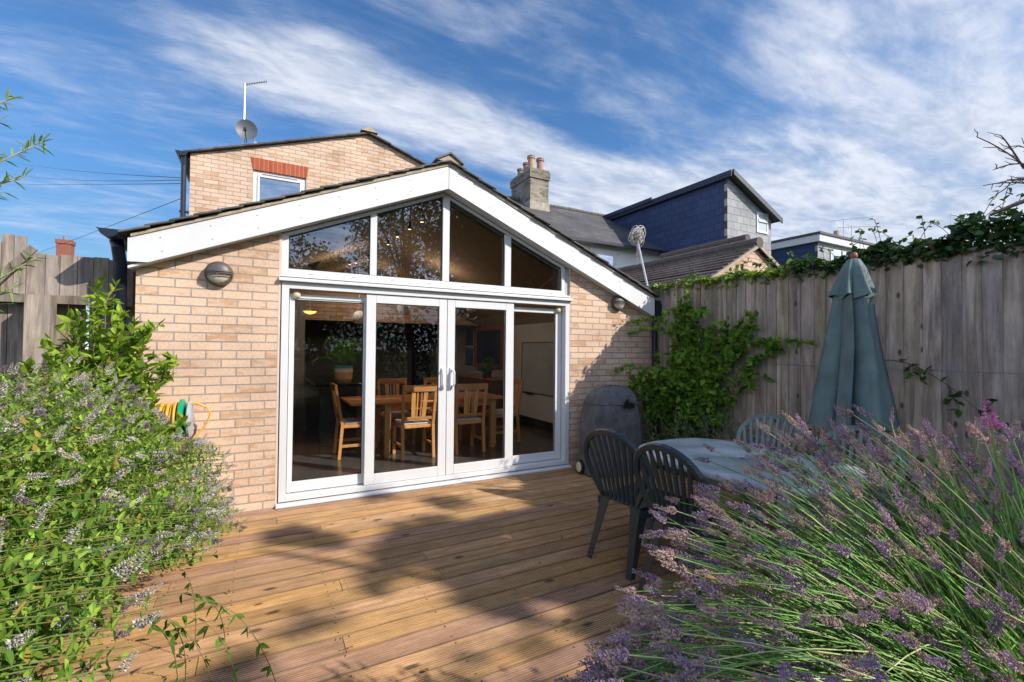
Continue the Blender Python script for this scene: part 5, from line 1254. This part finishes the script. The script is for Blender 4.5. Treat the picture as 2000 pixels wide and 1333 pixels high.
for k_ in range(46):
    ya = rng.uniform(-4.4, -.2); h0 = float(np.interp(-ya, [0, 2, 3, 5], [.06, .14, .28, .4])); a_ = np.array([4.78, ya, 2.33]); c_ = a_+[rng.normal(0, .08), rng.uniform(-.3, .3), h0*rng.uniform(.6, 1.35)]
    Pp = bez(a_, (a_+c_)/2+[0, 0, .08], c_, 7); gs_.tube(Pp, .0028, 3, (.14, .09, .05), cap=False)
    q_ = Pp[3:]; gl.leaves(q_, rng.normal(size=(4, 3)), np.tile([0, 0, 1.], (4, 1))+rng.normal(0, .4, (4, 3)), .05, .04, green(4, (.03, .07, .02), (.08, .16, .03)))
gl.obj('foliage', LEAFD, iv); gs_.obj('stem', STEM, iv)
# -- bare twigs at the right edge
bt_ = wroot('bare_branch_tree', (6.2, -4.6, 0), 'tree whose bare twigs and thin trunk reach in above the ivy at the right edge', 'tree')
g = G(); tk = np.array([6.2, -4.6, 0]); g.tube(bez(tk, tk+[-.1, .2, 1.6], tk+[-.2, .3, 3.4], 9), np.linspace(.09, .05, 9), 8); g.obj('trunk', BARK, bt_, smooth=True)
g = G(); hb = tk+[-.2, .3, 3.2]
def twig(P, r0):
    g.tube(P, np.linspace(r0, r0*.45, len(P)), 5)
    for i in range(2, len(P)):
        if rng.random() < .8:
            d_ = unit(unit(P[i]-P[i-1])+rng.normal(0, .55, 3))*rng.uniform(.04, .12); Q = np.array([P[i], P[i]+d_*.55+rng.normal(0, .006, 3), P[i]+d_]); g.tube(Q, np.linspace(r0*.5, r0*.3, 3), 4)
            g.blobs(Q[1:], np.tile(d_, (2, 1)), .012, .007, (1, 1, 1))
for a, m_, c_ in (((2080, 400, 3.3), (1990, 300, 3.5), (1908, 268, 3.5)), ((2000, 330, 3.45), (1970, 280, 3.5), (1955, 265, 3.5)), ((2060, 330, 3.4), (1990, 310, 3.5), (1945, 330, 3.45)), ((2090, 380, 3.3), (2000, 345, 3.4), (1920, 363, 3.4)), ((2050, 370, 3.4), (1990, 330, 3.4), (1965, 368, 3.4)), ((2080, 260, 3.5), (2020, 300, 3.5), (1990, 285, 3.5)), ((2060, 345, 3.2), (2010, 350, 3.3), (1975, 352, 3.3))):
    twig(bez(px(*a), px(*m_), px(*c_), 9), .0075)
g.tube([hb, px(2080, 380, 3.35)], .02, 6); g.tube(bez(px(2060, 372, 3.3), px(1990, 395, 3.3), px(1935, 420, 3.35), 6), np.linspace(.02, .012, 6), 6)
g.obj('branch', BARK, bt_)

# -- lavender
lav = wroot('lavender_bush', (1.62, -4.55, -.05), 'large lavender bush with purple and faded spikes sweeping across the right foreground', 'bush')
H = np.array([1.50, -4.45, .50]); flow = []; gs_, gl = G(), G()
poly = [(1160, 1340), (1250, 1235), (1285, 1130), (1330, 1030), (1400, 975), (1480, 925), (1560, 880), (1680, 850), (1800, 870), (1900, 870), (2060, 850)]
poly2 = [(1160, 1340), (1230, 1180), (1300, 1010), (1360, 900), (1420, 850), (1500, 830), (1620, 800), (1680, 760), (1760, 830), (1900, 850), (2060, 830)]
pxs = np.array([p[0] for p in poly]); pys = np.array([p[1] for p in poly])
px2 = np.array([p[0] for p in poly2]); py2 = np.array([p[1] for p in poly2])
cnt = 0; tries = 0
while cnt < 900 and tries < 20000:
    tries += 1
    x_ = rng.uniform(1150, 2080); top_ = np.interp(x_, pxs, pys)
    e = rng.random()**1.15; y_ = top_+e*(1390-top_)
    if tries % 15 == 0: y_ = rng.uniform(np.interp(x_, px2, py2), top_); e = 0
    if e > .35 and rng.random() < (.45 if x_ > 1500 else .15): continue
    t_ = np.interp(y_, [760, 900, 1100, 1330], [1.45, 1.25, 1.02, .80])*rng.uniform(.86, 1.14)
    if t_ < .62: continue
    tip = px(x_, y_, t_)
    b_ = H+rng.normal(0, 1, 3)*[.10, .10, .05]
    # base slides along so that stems run nearly parallel
    b_ = b_+np.array([.25, .12, 0])*rng.uniform(-1, 1)+np.array([0, 0, -.15])*rng.random()
    L = np.linalg.norm(tip-b_); mid = b_+(tip-b_)*.55+np.array([0, 0, .10+.10*rng.random()])*L
    mid = mid+rng.normal(0, .02, 3)
    P = bez(b_, mid, tip, 10)
    c_ = np.array([.16, .33, .06])*rng.uniform(.6, 1.5) if rng.random() < .75 else np.array([.46, .50, .22])
    gs_.tube(P, np.linspace(.0019, .0011, 10), 4, c_, cap=False)
    flow.append((tip, P[-1]-P[-2], float(np.linalg.norm(tip-CAM)))); cnt += 1
# flowerless stems and narrow leaves fill the mound
for k_ in range(1500):
    x_ = rng.uniform(1400, 2150); top_ = np.interp(x_, pxs, pys)+90; y_ = rng.uniform(top_, 1480); t_ = np.interp(y_, [760, 900, 1100, 1330, 1480], [1.4, 1.25, 1.05, .85, .8])*rng.uniform(.95, 1.3)
    tip = px(x_, y_, t_); b_ = H+rng.normal(0, 1, 3)*[.22, .16, .06]+[0, 0, -.12]; L = np.linalg.norm(tip-b_); mid = b_+(tip-b_)*.5+np.array([0, 0, .12*L])+rng.normal(0, .03, 3)
    P = bez(b_, mid, tip, 8); c_ = green(1, (.07, .18, .03), (.22, .42, .08))[0]; gs_.tube(P, np.linspace(.0018, .0008, 8), 3, c_, cap=False)
N = 5200; th = rng.uniform(0, 6.283, N); el_ = rng.uniform(-.1, 1.45, N); rr = rng.uniform(.12, .47, N)**1.0
d_ = np.stack([np.cos(th)*np.cos(el_), np.sin(th)*np.cos(el_), np.sin(el_)], 1); P = H+[.05, 0, -.12]+d_*rr[:, None]*[1.15, 1.0, .9]
P = P[np.linalg.norm(P-CAM, axis=1) > .55]; n = len(P); D = unit(P-H+[0, 0, .2])+rng.normal(0, .45, (n, 3))
gl.leaves(P, D, rng.normal(size=(n, 3)), rng.uniform(.04, .075, n), .005, green(n, (.05, .13, .03), (.16, .32, .08)))
# woody base reaching the soil
for k_ in range(26):
    a_ = rng.uniform(0, 6.28); P = bez(np.array([1.62, -4.55, -.06]), np.array([1.62+.15*math.cos(a_), -4.55+.12*math.sin(a_), .2]), H+np.array([.3*math.cos(a_), .22*math.sin(a_), -.1]), 7); gs_.tube(P, np.linspace(.012, .004, 7), 5, (.12, .09, .06), cap=False)
put_spikes([f for f in flow if f[2] > .55], 'lav', lav, 'flower_spike', None, [spike_variant('lav', s) for s in range(12)], 99)
gs_.obj('stem', STEM, lav)['kind'] = 'stuff'; gl.obj('foliage', LEAF, lav)
# the pink-flowered stem near the right edge
pk = wroot('pink_flower_stem', tuple(px(1990, 1150, 1.0)), 'taller stem with a bright pink flower head standing above the lavender', 'flower')
P = bez(px(2010, 1200, 1.0), px(1960, 980, 1.0), px(1936, 836, 1.0), 9); g = G(); g.tube(P, .002, 4, (.2, .3, .08)); g.obj('stem', STEM, pk)
g = G(); rs = np.random.default_rng(77); A = fuzz_spike(.055, rs, np.array([[.62, .22, .50], [.70, .32, .55], [.50, .2, .45]]), 7, 12, .016, .2); B = basis(P[-1]-P[-2]); g.blobs(A[0] @ B.T+P[-1], A[1] @ B.T, A[2], A[3], A[4]); g.obj('flower_head', PETAL, pk)

# ------------------------------------------------------------------ trees behind the camera (shade the deck, mirrored in the glass)
def crown(name, loc, label, centre, rad, N, size, cols, seed, cullfn=None, trunk_r=.18, limbs=9, grp='garden trees behind the viewer'):
    rs = np.random.default_rng(seed); t_ = wroot(name, loc, label, 'tree', grp)
    K = 70; cl = unit(rs.normal(size=(K, 3)))*(rs.random((K, 1))**.45)*np.array(rad)+centre
    idx = rs.integers(0, K, N); P = cl[idx]+rs.normal(0, 1, (N, 3))*np.array(rad)*.13
    if cullfn is not None: P = P[cullfn(P)]
    n = len(P); g = G(); L = size*rs.uniform(.6, 1.3, n)
    g.leaves(P, rs.normal(size=(n, 3)), rs.normal(size=(n, 3)), L, L*.6, green(n, *cols, rs=rs)); g.obj('crown', LEAF, t_)
    g = G(); b0 = np.array(loc, float); c0 = np.array(centre, float); fork = b0*.55+c0*.45; fork[2] = c0[2]-rad[2]*.75
    g.tube(bez(b0, (b0+fork)/2+[.1, 0, 0], fork, 8), np.linspace(trunk_r, trunk_r*.7, 8), 10)
    for k_ in range(limbs):
        e_ = cl[k_*5]; g.tube(bez(fork, (fork+e_)/2+[0, 0, .4], e_, 7), np.linspace(trunk_r*.5, trunk_r*.1, 7), 6)
    g.obj('trunk', BARK, t_, smooth=True)
def foot(P): s = P[:, 2:3]/SUN[2]; return P-s*SUN
def gnd(x_, y_): p = pxon(x_, y_, 2, 0.); return p[0], p[1]
HOLES = [(*gnd(780, 1283), .09), (*gnd(805, 1295), .08), (*gnd(755, 1255), .08), (*gnd(1120, 1285), .09), (*gnd(580, 1285), .11), (*gnd(540, 1150), .12), (*gnd(450, 1200), .2), (*gnd(1085, 1195), .05), (*gnd(850, 1215), .07), (*gnd(700, 1190), .06), (2.5, -2.75, .10), (2.75, -2.4, .08), (2.9, -2.6, .06), (1.7, -3.9, .22), (1.1, -4.1, .2), (2.2, -4.2, .15), (.4, -3.6, .2)]  # sun flecks to be opened as gaps in the crown
def dap(a, c_, s1):
    return np.sin(a*s1+1.3)*np.sin(c_*s1*.9+.7)+.6*np.sin(a*s1*2.3+c_*1.7)*np.sin(c_*s1*1.9-a)
def cull(P):  # prunes crown leaves by shadow position to shape sun and shade below
    f = foot(P); gx, gy = f[:, 0], f[:, 1]
    a = (gx-1.053)-.86*(gy+2.162)
    slot = ((a > -.80) & (a < .12) & (gy < -.10) & (gy > -1.12)) | ((a > -.80) & (gx < .93) & (gy > -2.65) & (gy < -1.2))  # gap cut in the crown, stands in for sun reflected off the doors
    base = (gy < np.where(gx > .75, -.06, -.60)+.15*np.sin(gx*3.1)) & (gx > -.32+.22*np.sin(gy*2.7)+.5*(gy > -1.9))
    left = (a <= -.66) & (gy > -2.05+.15*np.sin(gx*4)) & ~((gx > .85) & (gy < -.9))
    dd = dap(gx, gy, 3.9)
    lavz = (gy < -2.70) & (gx < 1.0) & (dap(gx, gy, 6.5) > -.55)  # leaves removed to let sun flecks reach the lavender
    holes = (left & (dd > -.50)) | (dd > .80) | lavz
    ok = base
    for hx, hy, hr in HOLES:
        holes |= ((gx-hx)**2+((gy-hy))**2 < (hr+.13)**2)
    return ok & ~holes & ~slot
crown('garden_tree', (9.6, -11.6, -.16), 'tall dense tree behind the viewer mirrored across the right gable panes', (9.0, -10.4, 6.3), (3.9, 3.0, 3.4), 100000, .115, ((.07, .07, .015), (.16, .13, .03)), 51, cull, .25, 12)
crown('garden_tree', (1.7, -11.6, -.16), 'smaller round tree behind the viewer mirrored low in the left gable pane', (1.3, -11.4, 3.4), (1.5, 1.3, 1.7), 8000, .12, ((.07, .08, .015), (.20, .17, .03)), 52, None, .12, 7)
crown('garden_tree', (6.0, -16.0, -.16), 'looser tree behind the viewer mirrored beside the middle mullion', (5.4, -16.0, 6.2), (2.3, 2.2, 3.6), 6500, .14, ((.05, .07, .015), (.16, .16, .04)), 53, lambda P: foot(P)[:, 1] < -3.4, .2, 10)
crown('garden_tree', (11.6, -16.8, -.16), 'dense dark tree added far behind the viewer, mirrored in the two right gable panes', (11.6, -16.6, 6.4), (5.0, 2.6, 4.4), 26000, .22, ((.05, .06, .015), (.12, .11, .03)), 55, None, .25, 10)  # added so that no bright sky shows through the mirrored crown
crown('garden_tree', (16.5, -7.5, -.16), 'broad tree beyond the right fence behind the viewer', (16.0, -8.5, 4.5), (4.5, 4, 3.2), 14000, .2, ((.05, .07, .015), (.13, .14, .03)), 54, lambda P: foot(P)[:, 1] < -1.5, .25, 10)
g = G(); n = 26000; P = np.stack([rng.uniform(-16, 26, n), -19+rng.normal(0, .5, n), 3.0*rng.random(n)**.8-.1+.5*np.sin(np.arange(n))*0], 1); L = rng.uniform(.12, .26, n)
g.leaves(P, rng.normal(size=(n, 3)), rng.normal(size=(n, 3)), L, L*.6, green(n, (.02, .035, .01), (.05, .07, .02))); tag(g.obj('boundary_hedge', LEAF), 'long green hedge closing the end of the garden behind the viewer', 'hedge')
g = G(); n = 34; P = np.stack([rng.uniform(-.4, 3.0, n), rng.uniform(-3.1, -.15, n), np.full(n, .006)], 1); D = rng.normal(size=(n, 3))*[1, 1, .05]
c_ = green(n, (.22, .10, .03), (.42, .26, .08)); g.leaves(P, D, np.tile([0, 0, 1.], (n, 1))+rng.normal(0, .2, (n, 3)), rng.uniform(.014, .04, n), .014, c_, fold=.3, droop=-.15)
tag(g.obj('leaf_litter', LEAF), kind='stuff')
for o in bpy.data.objects:
    if '_w' in o: del o['_w']
